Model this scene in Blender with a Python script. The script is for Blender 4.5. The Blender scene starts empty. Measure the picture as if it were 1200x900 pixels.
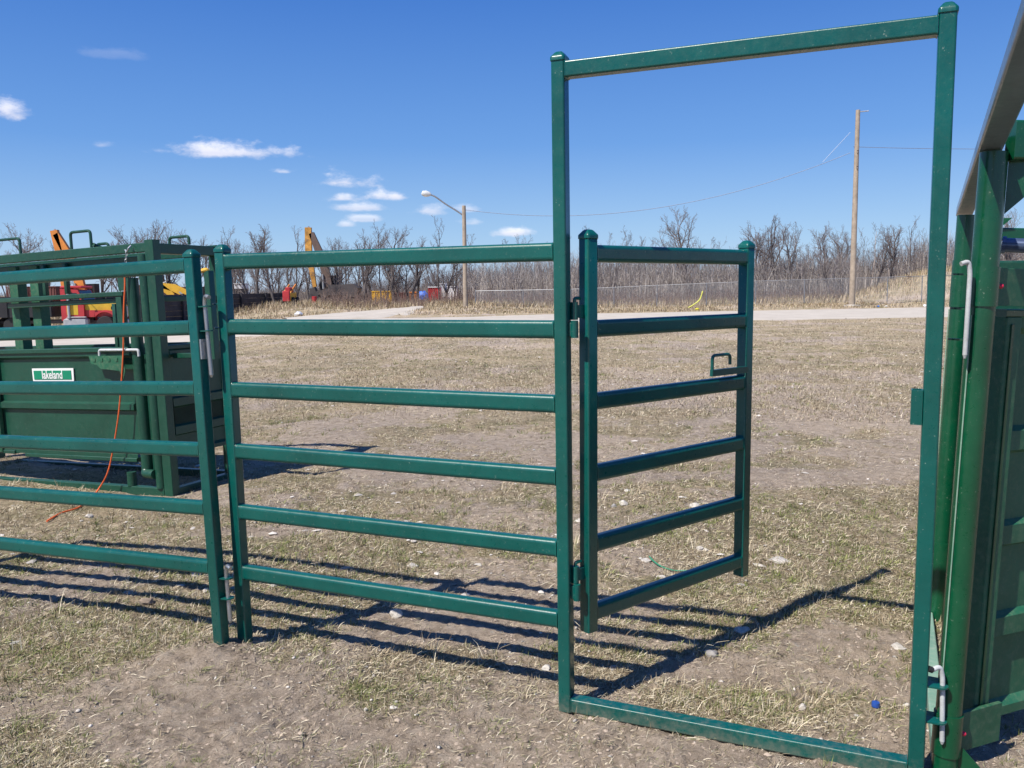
import bpy, math, random
import numpy as np
from mathutils import Vector, Matrix
random.seed(7); RS = np.random.RandomState(11)
sc = bpy.context.scene; COL = sc.collection
R = math.radians
# ------------------------------------------------------------------ camera numbers (solved from the photograph)
F = 1004.925; PT = R(6.3096); RL = R(.685); CH = 1.5
_r = np.array([1., 0, 0]); _u = np.array([0, math.sin(PT), math.cos(PT)]); _d = np.array([0, math.cos(PT), -math.sin(PT)])
CR = math.cos(RL)*_r - math.sin(RL)*_u; CU = math.sin(RL)*_r + math.cos(RL)*_u; CD = _d
CC = np.array([0, 0, CH])
def ray(x, y): return CR*(x-600)/F + CU*(450-y)/F + CD
def at(x, y, Y):
    d = ray(x, y); return Vector(CC + d*(Y/d[1]))
def sm(t):
    t = np.clip(t, 0, 1); return t*t*(3-2*t)
def vnoise(x, y, seed=0):
    xi = np.floor(x).astype(np.int64); yi = np.floor(y).astype(np.int64); fx = x-xi; fy = y-yi
    fx = fx*fx*(3-2*fx); fy = fy*fy*(3-2*fy)
    def h(a, b):
        n = (a*374761393 + b*668265263 + seed*974634777) & 0xffffffff
        n = ((n ^ (n >> 13))*1274126177) & 0xffffffff
        n = (n ^ (n >> 16)) & 0xffff
        return n/65535.
    return (h(xi, yi)*(1-fx)+h(xi+1, yi)*fx)*(1-fy) + (h(xi, yi+1)*(1-fx)+h(xi+1, yi+1)*fx)*fy
def fbm(x, y, s, o=4, seed=0):
    a = 0; w = 1; t = 0
    for i in range(o):
        a = a + w*vnoise(x*s+i*17.3, y*s-i*9.1, seed+i); t += w; w *= .5; s *= 2.03
    return a/t
def base_h(x, y):
    x = np.asarray(x, float); y = np.asarray(y, float)
    ys = np.maximum(y, .5); az = x/ys
    h = -.95*sm((-.22-az)/.22)*sm((y-9)/38)*(1-.6*sm((y-62)/25))
    h = h - .085*sm((-1.5-x)/1.6)*sm((y-2)/3)*(1-sm((y-14)/15))
    h = h + .25*sm((az-.1)/.4)*sm((y-50)/14)
    h = h + 2.3*sm((az-.375)/.13)*sm((y-63)/12)
    h = h + .30*np.exp(-((az+.25)/.06)**2)*sm((y-56)/8)*(1-sm((y-74)/10))
    h = h + .25*np.exp(-((az+.07)/.08)**2)*sm((y-52)/6)*(1-sm((y-66)/8))
    h = h + .05*np.exp(-(((x+1.29)/.2)**2+((y-3.42)/.16)**2))
    h = h + .35*(fbm(x, y, .02, 3, 5)-.5)*sm((y-25)/60)
    return h
DIRT = [(-1.05, 2.98, .55, .26), (-.8, 2.7, .4, .2), (-.1, 2.75, .5, .17), (.35, 2.64, .55, .18), (.9, 2.55, .35, .12), (.35, 3.9, .4, .1), (-.4, 4.2, .5, .12),
        (.95, 3.2, .3, .16), (1.4, 3.5, .35, .15), (-1.35, 3.25, .25, .14), (.6, 3.5, .3, .09), (-.1, 3.6, .3, .07), (1.5, 2.7, .4, .5), (2.6, 6.7, 1.6, .3), (.1, 8.6, 1.7, .3), (-.4, 6.9, .9, .22), (4.2, 9.5, 2.2, .6), (1.2, 12.5, 3., .7), (-1.5, 5.3, .5, .15)]
GRASSY = [(-.62, 3.05, .25, .18), (-1.9, 3.5, .35, .22), (-.35, 3.35, .28, .14), (.38, 3.35, .18, .1), (.75, 2.95, .3, .12), (-.55, 2.65, .2, .1), (1.6, 5.2, .6, .4), (-1.3, 4.0, .5, .2),
          (-1.75, 2.7, .2, .15), (.9, 4.2, .3, .15), (1.75, 4.6, .5, .3)]
def dirt_mask(x, y):
    n = fbm(x, y, .9, 5, 21)*.6 + fbm(x, y, 3.1, 3, 4)*.4
    v = (n-.5)*4.4 + .30
    for cx, cy, a, b in DIRT: v = v + 1.3*np.exp(-(((x-cx)/a)**2+((y-cy)/b)**2))
    for cx, cy, a, b in GRASSY: v = v - 1.3*np.exp(-(((x-cx)/a)**2+((y-cy)/b)**2))
    v = v - .22*sm((y-6)/9)
    return np.clip(v+.05, 0, 1)
def ground_h(x, y):
    x = np.asarray(x, float); y = np.asarray(y, float)
    d = np.sqrt(x*x+y*y); near = 1-sm((d-7)/14); vn = 1-sm((d-4.5)/4)
    h = base_h(x, y) + (fbm(x, y, 2.1, 3, 40)-.5)*.035*near + (fbm(x, y, 9., 3, 50)-.5)*.024*near
    cl = vnoise(x*22+3*vnoise(x*9, y*9, 3), y*22+3*vnoise(x*9, y*9, 8), 60)
    h = h + (np.abs(cl-.5)*2-.5)*.017*vn*(.35+.65*dirt_mask(x, y)) + (vnoise(x*48, y*48, 61)-.5)*.009*vn
    h = h + .03*(fbm(x, y, .5, 3, 70)-.5)*sm((d-5)/6)
    flat = np.exp(-(((x*.9183-y*.396)-(-1.016))**2)*0)  # keeps shape
    return h + .004
def gz(x, y): return float(ground_h(np.array([x]), np.array([y]))[0])
def gpx(x, y):
    """point of the ground seen at a photograph pixel"""
    d = ray(x, y); z = 0.
    for _ in range(30):
        t = (z-CH)/d[2]; p = CC+d*t; z = float(base_h(p[0], p[1]))
    return Vector((p[0], p[1], z))

# ------------------------------------------------------------------ materials
def new_mat(name):
    m = bpy.data.materials.new(name); m.use_nodes = True
    nt = m.node_tree; b = nt.nodes['Principled BSDF']; return m, nt, b
def N(nt, t, **k):
    n = nt.nodes.new(t)
    for a, v in k.items():
        if a in n.inputs.keys(): n.inputs[a].default_value = v
        else: setattr(n, a, v)
    return n
def ramp(nt, src, stops):
    r = nt.nodes.new('ShaderNodeValToRGB'); e = r.color_ramp.elements
    while len(e) < len(stops): e.new(.5)
    for i, (p, c) in enumerate(stops): e[i].position = p; e[i].color = (*c, 1) if len(c) == 3 else c
    nt.links.new(src, r.inputs[0]); return r
def mixc(nt, f, a, b, bt='MIX'):
    m = nt.nodes.new('ShaderNodeMix'); m.data_type = 'RGBA'; m.blend_type = bt
    for i, v in ((0, f), (6, a), (7, b)):
        if hasattr(v, 'links'): nt.links.new(v, m.inputs[i])
        else: m.inputs[i].default_value = (*v, 1) if isinstance(v, tuple) and len(v) == 3 else v
    return m.outputs[2]
def paint(name, c, rough=.32, dust=.25, dustc=(.3, .27, .2), speck=.5, metal=0., coat=.35, bump=.12, mud=0.):
    m, nt, b = new_mat(name); L = nt.links.new
    tc = N(nt, 'ShaderNodeNewGeometry')
    n1 = N(nt, 'ShaderNodeTexNoise', Scale=3.5, Detail=6., Roughness=.65); L(tc.outputs['Position'], n1.inputs['Vector'])
    n2 = N(nt, 'ShaderNodeTexNoise', Scale=180., Detail=3., Roughness=.6); L(tc.outputs['Position'], n2.inputs['Vector'])
    n3 = N(nt, 'ShaderNodeTexNoise', Scale=38., Detail=6., Roughness=.75); L(tc.outputs['Position'], n3.inputs['Vector'])
    n4 = N(nt, 'ShaderNodeTexNoise', Scale=150., Detail=2., Roughness=.5); L(tc.outputs['Position'], n4.inputs['Vector'])
    v1 = ramp(nt, n1.outputs[0], [(.3, tuple(x*.78 for x in c)), (.7, tuple(min(1, x*1.2) for x in c))])
    d1 = ramp(nt, n3.outputs[0], [(.45, (0, 0, 0)), (.78, (dust, dust, dust))])
    col = mixc(nt, d1.outputs[0], v1.outputs[0], dustc)
    # little chips and dust specks
    d2 = ramp(nt, n4.outputs[0], [(.66, (0, 0, 0)), (.71, (speck*.6,)*3)])
    g = N(nt, 'ShaderNodeMath', operation='MULTIPLY'); L(d2.outputs[0], g.inputs[0])
    g2 = ramp(nt, n3.outputs[0], [(.5, (0, 0, 0)), (.6, (1, 1, 1))]); L(g2.outputs[0], g.inputs[1])
    col = mixc(nt, g.outputs[0], col, (.55, .6, .5))
    # long fine scuffs
    mp = nt.nodes.new('ShaderNodeMapping'); mp.inputs['Scale'].default_value = (9, 9, 55); mp.inputs['Rotation'].default_value = (.3, .5, .2); L(tc.outputs['Position'], mp.inputs['Vector'])
    n5 = N(nt, 'ShaderNodeTexNoise', Scale=3., Detail=8., Roughness=.8, Distortion=.8); L(mp.outputs[0], n5.inputs['Vector'])
    sf = ramp(nt, n5.outputs[0], [(.66, (0, 0, 0)), (.72, (.35*speck,)*3)]); sf2 = ramp(nt, n1.outputs[0], [(.52, (0, 0, 0)), (.62, (1, 1, 1))])
    col = mixc(nt, mixc(nt, 1., sf.outputs[0], sf2.outputs[0], 'MULTIPLY'), col, (.30, .42, .36))
    if mud:   # dried mud splashed on the feet
        sz = N(nt, 'ShaderNodeSeparateXYZ'); L(tc.outputs['Position'], sz.inputs[0])
        a_ = N(nt, 'ShaderNodeMath', operation='MULTIPLY_ADD'); L(sz.outputs[2], a_.inputs[0]); a_.inputs[1].default_value = -3.6; L(n3.outputs[0], a_.inputs[2])
        mr_ = ramp(nt, a_.outputs[0], [(.28, (0, 0, 0)), (.62, (mud,)*3)]); col = mixc(nt, mr_.outputs[0], col, (.26, .21, .16))
    L(col, b.inputs['Base Color'])
    rr = ramp(nt, n3.outputs[0], [(.3, (rough*.8,)*3), (.75, (min(1, rough*1.5),)*3)]); L(rr.outputs[0], b.inputs['Roughness'])
    b.inputs['Metallic'].default_value = metal; b.inputs['Coat Weight'].default_value = coat; b.inputs['Coat Roughness'].default_value = .12
    bp = N(nt, 'ShaderNodeBump', Strength=bump, Distance=.002); L(n2.outputs[0], bp.inputs['Height']); L(bp.outputs[0], b.inputs['Normal'])
    return m
def plain(name, c, rough=.6, metal=0., var=.25, scale=8., bump=.0):
    m, nt, b = new_mat(name); L = nt.links.new
    tc = N(nt, 'ShaderNodeNewGeometry'); n = N(nt, 'ShaderNodeTexNoise', Scale=scale, Detail=6., Roughness=.65); L(tc.outputs['Position'], n.inputs['Vector'])
    r = ramp(nt, n.outputs[0], [(.3, tuple(x*(1-var) for x in c)), (.7, tuple(min(1, x*(1+var)) for x in c))]); L(r.outputs[0], b.inputs['Base Color'])
    b.inputs['Roughness'].default_value = rough; b.inputs['Metallic'].default_value = metal
    if bump:
        bp = N(nt, 'ShaderNodeBump', Strength=bump, Distance=.01); L(n.outputs[0], bp.inputs['Height']); L(bp.outputs[0], b.inputs['Normal'])
    return m
TEAL = paint('teal_paint', (.0003, .083, .069), .30, .04, (.10, .2, .17), .5, coat=.22, mud=.42)
MGREEN = paint('dusty_green_paint', (.003, .056, .032), .42, .14, (.10, .15, .10), .3, coat=.15)
PGREEN = paint('pipe_green_paint', (.0012, .066, .027), .30, .05, (.12, .17, .09), .4, coat=.3)
DGREEN = paint('dusted_sheet_green', (.014, .105, .052), .55, .55, (.17, .21, .13), .15, coat=.0)
PALEG = paint('sunlit_pale_green', (.17, .30, .22), .55, .5, (.4, .42, .35), .6, coat=0.)  # pale tone carries sunlight on the ground rail and the pole edge highlights
GLOSSG = paint('sky_sheen_grey', (.13, .165, .215), .34, .15, (.2, .19, .17), .2, coat=.3, bump=.05)  # grey base colour holds the sky's reflection on the beam
ZINC = paint('zinc_steel', (.50, .52, .54), .38, .3, (.3, .29, .26), .2, metal=.9, coat=0.)
WHITEP = paint('scuffed_white_paint', (.50, .52, .52), .5, .6, (.22, .21, .18), .2, coat=.05)
BLACKR = plain('black_rubber', (.015, .015, .016), .7)
RED = plain('red_plastic', (.55, .02, .06), .4)
ORANGE = plain('orange_rope', (.75, .13, .03), .7)
STONE = plain('pale_stone', (.50, .46, .40), .9, var=.3, scale=60., bump=.6)
STONE2 = plain('brown_stone', (.26, .20, .15), .9, var=.3, scale=60., bump=.6)
STONE3 = plain('grey_stone', (.30, .28, .26), .9, var=.3, scale=60., bump=.6)
WOODP = plain('weathered_pole_wood', (.33, .27, .21), .85, var=.25, scale=3., bump=.3)
BARK = plain('grey_brown_bark', (.095, .083, .082), .95, var=.35, scale=1.5)
TWIG = plain('grey_brown_twigs', (.175, .15, .148), .95, var=.3, scale=.6)
ASPEN = plain('pale_aspen_bark', (.42, .36, .32), .95, var=.35, scale=.6)
BRUSHM = plain('brush_stems', (.25, .195, .165), .95, var=.35, scale=.25)
GALV = plain('galvanised_wire', (.27, .28, .30), .5, .6)
WIREM = plain('aluminium_cable', (.20, .24, .33), .5, .3)

# ------------------------------------------------------------------ mesh builder
class MB:
    def __init__(s): s.v = []; s.f = []
    def loft(s, rings, cap=True, closed=False):
        n = len(rings[0]); o = len(s.v)
        for r in rings: s.v += [tuple(p) for p in r]
        m = len(rings)
        for i in range(m if closed else m-1):
            a = o+i*n; b = o+((i+1) % m)*n
            for k in range(n): s.f.append((a+k, a+(k+1) % n, b+(k+1) % n, b+k))
        if cap and not closed:
            s.f.append(tuple(range(o+n-1, o-1, -1))); s.f.append(tuple(range(o+(m-1)*n, o+m*n)))
        return s
    def box(s, x0, x1, y0, y1, z0, z1, b=0.):
        if b <= 0: b = min(abs(x1-x0), abs(y1-y0), abs(z1-z0))*.06
        def ring(z, e): return [(x0+e, y0, z), (x1-e, y0, z), (x1, y0+e, z), (x1, y1-e, z), (x1-e, y1, z), (x0+e, y1, z), (x0, y1-e, z), (x0, y0+e, z)]
        def ring2(z): 
            c = b; return [(x0+2*c, y0+c, z), (x1-2*c, y0+c, z), (x1-c, y0+2*c, z), (x1-c, y1-2*c, z), (x1-2*c, y1-c, z), (x0+2*c, y1-c, z), (x0+c, y1-2*c, z), (x0+c, y0+2*c, z)]
        return s.loft([ring2(z0), ring(z0+b, b), ring(z1-b, b), ring2(z1)])
    @staticmethod
    def rrect(w, h, r, seg=3):
        r = min(r, w/2-1e-5, h/2-1e-5); out = []
        for cx, cy, a0 in ((w/2-r, h/2-r, 0), (-w/2+r, h/2-r, 90), (-w/2+r, -h/2+r, 180), (w/2-r, -h/2+r, 270)):
            e = min(.0006, r*.05)
            for k in range(seg+1):
                a = R(a0+90*k/seg); q = (cx+r*math.cos(a), cy+r*math.sin(a)); tx, ty = -math.sin(a)*e, math.cos(a)*e
                if k == 0: out.append((q[0]-tx, q[1]-ty))
                out.append(q)
                if k == seg: out.append((q[0]+tx, q[1]+ty))
        return out
    def rr(s, p0, p1, w, h, r, up=(0, 0, 1), seg=3, weld=0.):
        """rounded rectangular tube; w across, h along 'up'"""
        p0 = Vector(p0); p1 = Vector(p1); t = (p1-p0).normalized(); up = Vector(up); v = (up-t*up.dot(t)).normalized(); u = t.cross(v)
        pr = s.rrect(w, h, r, seg)
        def ring(p, k=1.): return [p+u*(a*k)+v*(b*k) for a, b in pr]
        if weld:
            L = (p1-p0).length
            s.loft([ring(p0, 1.09), ring(p0+t*weld*.5, 1.07), ring(p0+t*weld, 1.003), ring(p0+t*weld*1.2), ring(p1-t*weld*1.2), ring(p1-t*weld, 1.003), ring(p1-t*weld*.5, 1.07), ring(p1, 1.09)])
        else: s.loft([ring(p0, .985), ring(p0+t*.0006), ring(p1-t*.0006), ring(p1, .985)])
        return s
    def tube(s, pts, r, n=12, cap=True):
        pts = [Vector(p) for p in pts]; m = len(pts); rad = r if isinstance(r, (list, tuple)) else [r]*m
        t0 = (pts[1]-pts[0]).normalized(); a = Vector((0, 0, 1)) if abs(t0.z) < .9 else Vector((1, 0, 0)); v = (a-t0*a.dot(t0)).normalized(); rings = []
        for i in range(m):
            t = ((pts[min(i+1, m-1)]-pts[i]).normalized()+(pts[i]-pts[max(i-1, 0)]).normalized()).normalized()
            v = (v-t*v.dot(t)).normalized(); u = t.cross(v)
            rings.append([pts[i]+(u*math.cos(2*math.pi*k/n)+v*math.sin(2*math.pi*k/n))*rad[i] for k in range(n)])
        return s.loft(rings, cap)
    def cap(s, cx, cy, z, w, d, hgt=.034):
        rings = []
        for k, zz in ((1.09, 0), (1.13, .0015), (1.13, .011), (1.08, .0145), (.62, .0275), (.42, .031), (.2, .032)):
            rings.append([(cx+a*k, cy+b*k, z+zz*hgt/.034) for a, b in s.rrect(w, d, .008, 3)])
        return s.loft(rings)
    def prism(s, poly, o, ax, ay, n):
        """closed 2-D outline given thickness vector n"""
        o = Vector(o); ax = Vector(ax); ay = Vector(ay); n = Vector(n)
        a = [o+ax*p[0]+ay*p[1] for p in poly]; return s.loft([a, [q+n for q in a]])
    def revolve(s, prof, c, axis='z', n=20):
        rings = []
        for r, h in prof:
            ring = []
            for k in range(n):
                a = 2*math.pi*k/n; q = (r*math.cos(a), r*math.sin(a), h)
                if axis == 'y': q = (q[0], q[2], q[1])
                if axis == 'x': q = (q[2], q[0], q[1])
                ring.append((q[0]+c[0], q[1]+c[1], q[2]+c[2]))
            rings.append(ring)
        return s.loft(rings)
    def build(s, name, mat, parent=None, ang=32):
        me = bpy.data.meshes.new(name); me.from_pydata(s.v, [], s.f); me.update()
        import bmesh
        bm = bmesh.new(); bm.from_mesh(me); bmesh.ops.recalc_face_normals(bm, faces=bm.faces); bm.to_mesh(me); bm.free()
        me.polygons.foreach_set('use_smooth', [True]*len(me.polygons)); me.set_sharp_from_angle(angle=R(ang))
        me.materials.append(mat); o = bpy.data.objects.new(name, me); COL.objects.link(o)
        if parent: o.parent = parent
        return o
def fillet(pts, r, n=5):
    pts = [Vector(p) for p in pts]; out = [pts[0]]
    for i in range(1, len(pts)-1):
        a, b, c = pts[i-1], pts[i], pts[i+1]; d1 = (a-b).normalized(); d2 = (c-b).normalized(); rr = min(r, (a-b).length*.45, (c-b).length*.45)
        p, q = b+d1*rr, b+d2*rr
        for k in range(n+1):
            t = k/n; out.append(p*(1-t)**2+b*2*t*(1-t)+q*t*t)
    out.append(pts[-1]); return out
def tag(o, label=None, cat=None, group=None, kind=None):
    if label: o['label'] = label
    if cat: o['category'] = cat
    if group: o['group'] = group
    if kind: o['kind'] = kind
    return o
def empty(name, loc=(0, 0, 0), rot=(0, 0, 0), label=None, cat=None, group=None):
    o = bpy.data.objects.new(name, None); COL.objects.link(o); o.empty_display_size = .2
    o.location = loc; o.rotation_euler = rot; return tag(o, label, cat, group)
def npmesh(name, V, Fq, mat, col=None, smooth=False):
    """fast mesh from arrays; Fq (n,3) or (n,4)"""
    me = bpy.data.meshes.new(name); nf, k = Fq.shape
    me.vertices.add(len(V)); me.vertices.foreach_set('co', V.astype(np.float32).ravel())
    me.loops.add(nf*k); me.loops.foreach_set('vertex_index', Fq.astype(np.int32).ravel())
    me.polygons.add(nf); me.polygons.foreach_set('loop_start', np.arange(nf, dtype=np.int32)*k)
    if smooth: me.polygons.foreach_set('use_smooth', np.ones(nf, bool))
    me.update(calc_edges=True)
    if col is not None:
        a = me.color_attributes.new('tint', 'FLOAT_COLOR', 'POINT'); c4 = np.ones((len(V), 4), np.float32); c4[:, :3] = col; a.data.foreach_set('color', c4.ravel())
    me.materials.append(mat); o = bpy.data.objects.new(name, me); COL.objects.link(o); return o

# ================================================================== GROUND
def graded(lo, hi, fine_lo, fine_hi, step, g=1.12, mx=60):
    a = list(np.arange(fine_lo, fine_hi+1e-6, step)); s = step; x = a[-1]
    while x < hi: s = min(s*g, mx); x += s; a.append(x)
    s = step; x = a[0]; b = []
    while x > lo: s = min(s*g, mx); x -= s; b.append(x)
    return np.array(b[::-1]+a)
gx = graded(-2600, 2600, -3.4, 3.0, .017, 1.045, 140); gy = graded(-300, 3200, 1.9, 6.2, .017, 1.035, 140)
X, Y = np.meshgrid(gx, gy); Z = ground_h(X, Y)
nx, ny = len(gx), len(gy)
idx = np.arange(nx*ny).reshape(ny, nx)
Fq = np.stack([idx[:-1, :-1], idx[:-1, 1:], idx[1:, 1:], idx[1:, :-1]], -1).reshape(-1, 4)
dm = dirt_mask(X, Y)
def ground_mat():
    m, nt, b = new_mat('dry_field'); L = nt.links.new
    g = N(nt, 'ShaderNodeNewGeometry'); P = g.outputs['Position']
    at_ = N(nt, 'ShaderNodeAttribute', attribute_name='tint')
    sep = N(nt, 'ShaderNodeSeparateColor'); L(at_.outputs['Color'], sep.inputs[0])
    def noise(s, d=6., r=.65, dist=0.):
        n = N(nt, 'ShaderNodeTexNoise', Scale=s, Detail=d, Roughness=r, Distortion=dist); L(P, n.inputs['Vector']); return n.outputs[0]
    nb = noise(1.3, 7., .7); nm = noise(11., 8., .72); nf = noise(75., 8., .8, .6); ng = noise(.35, 6.)
    soil = ramp(nt, nm, [(.3, (.33, .26, .195)), (.5, (.56, .455, .355)), (.72, (.73, .62, .50))]).outputs[0]
    soil = mixc(nt, .55, soil, ramp(nt, nf, [(.3, (.50, .50, .50)), (.55, (1, 1, 1)), (.75, (1.35, 1.35, 1.32))]).outputs[0], 'MULTIPLY')
    thatch = ramp(nt, nf, [(.30, (.14, .108, .074)), (.45, (.405, .325, .225)), (.58, (.56, .47, .335)), (.72, (.80, .71, .54))]).outputs[0]
    green = ramp(nt, nf, [(.32, (.05, .055, .02)), (.55, (.17, .18, .075)), (.75, (.36, .35, .18))]).outputs[0]
    gm = ramp(nt, nb, [(.48, (0, 0, 0)), (.64, (.65, .65, .65))]).outputs[0]
    veg = mixc(nt, gm, thatch, green)
    md = N(nt, 'ShaderNodeMath', operation='ADD'); L(sep.outputs[0], md.inputs[0])
    o = N(nt, 'ShaderNodeMath', operation='MULTIPLY_ADD'); L(nm, o.inputs[0]); o.inputs[1].default_value = 1.5; o.inputs[2].default_value = -.75
    L(o.outputs[0], md.inputs[1])
    mr = ramp(nt, md.outputs[0], [(.25, (0, 0, 0)), (.62, (1, 1, 1))]).outputs[0]
    clump = ramp(nt, noise(17., 6., .7), [(.3, (.62, .60, .58)), (.5, (1., 1., 1.)), (.7, (1.32, 1.30, 1.26))]).outputs[0]
    veg = mixc(nt, .85, veg, clump, 'MULTIPLY')
    veg = mixc(nt, 1., veg, ramp(nt, noise(2.6, 6., .7), [(.32, (.86, .84, .80)), (.68, (1.2, 1.19, 1.16))]).outputs[0], 'MULTIPLY')
    col = mixc(nt, mr, veg, soil)
    vo = N(nt, 'ShaderNodeTexVoronoi', Scale=24., Randomness=1.); L(P, vo.inputs['Vector'])
    st = ramp(nt, vo.outputs[0], [(.0, (1, 1, 1)), (.16, (1, 1, 1)), (.2, (0, 0, 0))]).outputs[0]
    gate = ramp(nt, noise(4.3, 5.), [(.55, (0, 0, 0)), (.62, (1, 1, 1))]).outputs[0]
    mm = mixc(nt, 1., st, gate, 'MULTIPLY'); col = mixc(nt, mm, col, (.52, .47, .40))
    big = ramp(nt, ng, [(.35, (.86, .86, .88)), (.65, (1.1, 1.08, 1.02))]).outputs[0]
    col = mixc(nt, 1., col, big, 'MULTIPLY')
    L(col, b.inputs['Base Color']); b.inputs['Roughness'].default_value = .95; b.inputs['Specular IOR Level'].default_value = .15
    b1 = N(nt, 'ShaderNodeBump', Strength=1., Distance=.04); L(nf, b1.inputs['Height'])
    b2 = N(nt, 'ShaderNodeBump', Strength=.6, Distance=.05); L(nm, b2.inputs['Height']); L(b1.outputs[0], b2.inputs['Normal'])
    L(b2.outputs[0], b.inputs['Normal']); return m
gr = npmesh('ground', np.stack([X.ravel(), Y.ravel(), Z.ravel()], 1), Fq, ground_mat(), np.repeat(dm.ravel()[:, None], 3, 1), True); tag(gr, kind='structure')

# gravel road and lot, draped on the ground
def drape(name, near, far, mat, lift=.03, nu=90, nv=14, label=None):
    na = np.array(near, float); fa = np.array(far, float); xs = np.linspace(na[0, 0], na[-1, 0], nu); xf = np.linspace(fa[0, 0], fa[-1, 0], nu)
    V = []
    for i in range(nu):
        a = gpx(xs[i], np.interp(xs[i], na[:, 0], na[:, 1])); c = gpx(xf[i], np.interp(xf[i], fa[:, 0], fa[:, 1]))
        for j in range(nv+1):
            t = j/nv; x = a.x*(1-t)+c.x*t; y = a.y*(1-t)+c.y*t
            if j in (0, nv): 
                w = (vnoise(np.array([x*.7]), np.array([y*.7]), 3)[0]-.5); y += w*(1.6 if j == 0 else 1.)
            e = 0 if 0 < j < nv else -.06
            V.append((x, y, gz(x, y)+lift+e))
    V = np.array(V); I = np.arange(nu*(nv+1)).reshape(nu, nv+1)
    Fz = np.stack([I[:-1, :-1], I[1:, :-1], I[1:, 1:], I[:-1, 1:]], -1).reshape(-1, 4)
    return tag(npmesh(name, V, Fz, mat, None, True), kind='structure')
def gravel_mat():
    m, nt, b = new_mat('pale_gravel'); L = nt.links.new; g = N(nt, 'ShaderNodeNewGeometry')
    n = N(nt, 'ShaderNodeTexNoise', Scale=.8, Detail=8., Roughness=.7); L(g.outputs['Position'], n.inputs['Vector'])
    n2 = N(nt, 'ShaderNodeTexNoise', Scale=25., Detail=6., Roughness=.8); L(g.outputs['Position'], n2.inputs['Vector'])
    a = ramp(nt, n.outputs[0], [(.3, (.43, .38, .31)), (.7, (.58, .525, .44))]).outputs[0]
    c = mixc(nt, .6, a, ramp(nt, n2.outputs[0], [(.3, (.7, .7, .7)), (.7, (1.15, 1.15, 1.15))]).outputs[0], 'MULTIPLY')
    L(c, b.inputs['Base Color']); b.inputs['Roughness'].default_value = .95; return m
GRAV = gravel_mat()
drape('gravel_road', [(-60, 420), (0, 414), (100, 409), (200, 403), (290, 395), (400, 389), (500, 384), (640, 379), (760, 377.5), (900, 376), (1085, 372.5), (1250, 370), (1500, 366)],
      [(-60, 385), (0, 385), (100, 385), (180, 384), (250, 380), (300, 376), (345, 374), (447, 373), (547, 371.5), (640, 368.5), (760, 366.5), (900, 363.5), (1085, 360), (1250, 357), (1500, 352)], GRAV)
drape('side_road', [(337, 374.5), (450, 373), (497, 361.3)], [(330, 373.5), (400, 366.3), (493, 359.3)], GRAV, .05, 40, 8)

# ================================================================== CORRAL PANEL WITH WALK-THROUGH GATE
PW = .047
panel = empty('corral_panel', (.1509, 2.9158, .0), (R(.887), 0, R(-23.3153)),
              'green six-rail livestock panel with a tall walk-through doorframe and its small gate swung open', 'corral panel')
MR = [1.6225, 1.362, 1.1062, .8512, .5954, .3357]
MB().rr((-1.4445+PW/2, .024, .008), (-1.4445+PW/2, .024, 1.662), PW, .048, .006, (0, 1, 0)).build('post', TEAL, panel)
MB().cap(-1.4445+PW/2, .024, 1.660, PW, .048).build('post_cap', TEAL, panel)
for z in MR: MB().rr((-1.4445+PW, .024, z), (-.001, .024, z), .042, .062, .0145, (0, 0, 1), 5, .005).build('rail', TEAL, panel)
for x0 in (0., 1.1328):
    MB().rr((x0+.023, .026, .001), (x0+.023, .026, 2.236), .0455, .052, .006, (0, 1, 0)).build('frame_post', TEAL, panel)
    MB().cap(x0+.023, .026, 2.235, .0455, .052).build('post_cap', TEAL, panel)
MB().rr((.0465, .026, 2.207), (1.132, .026, 2.207), .050, .052, .006, (0, 0, 1), 3, .004).build('frame_header', TEAL, panel)
MB().rr((.0465, .026, .027), (1.132, .026, .027), .050, .050, .006, (0, 0, 1), 3, .004).build('threshold_bar', TEAL, panel)
rc = MB(); w = .0035   # latch receiver: an open square tube on the right frame post
x0, x1, y0, y1, z0, z1 = 1.102, 1.1325, -.002, .034, 1.095, 1.197
rc.box(x0, x1, y0, y0+w, z0, z1); rc.box(x0, x1, y1-w, y1, z0, z1); rc.box(x0, x0+w, y0+w, y1-w, z0, z1); rc.box(x1-w, x1-.0005, y0+w, y1-w, z0, z1)
rc.build('latch_receiver', TEAL, panel)
for zc in (1.392, .470):
    h = MB(); h.revolve([(.0085, -.058), (.0125, -.058), (.0125, 0), (.0085, 0)], (.066, .026, zc)); h.box(.0462, .06, .018, .034, zc-.052, zc-.006)
    h.build('hinge', TEAL, panel)
def tabs(parent, x0, x1, zs, yc=.026, hw=.02, t=.005, hole=.0, mat=TEAL, name='pin_tab'):
    for z in zs:
        m = MB(); dirx = 1 if x1 > x0 else -1; L = abs(x1-x0)-hw
        pts = [(x0, yc-hw), (x0+dirx*L, yc-hw)]+[(x0+dirx*(L+hw*math.sin(R(a))), yc-hw*math.cos(R(a))) for a in range(15, 180, 15)]+[(x0+dirx*L, yc+hw), (x0, yc+hw)]
        m.prism(pts, (0, 0, z), (1, 0, 0), (0, 1, 0), (0, 0, t)).build(name, mat, parent)
tabs(panel, -1.445, -1.486, (1.452, 1.355, .338, .252), .03)
tabs(panel, 1.179, 1.236, (.297, .185), .03)
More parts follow.
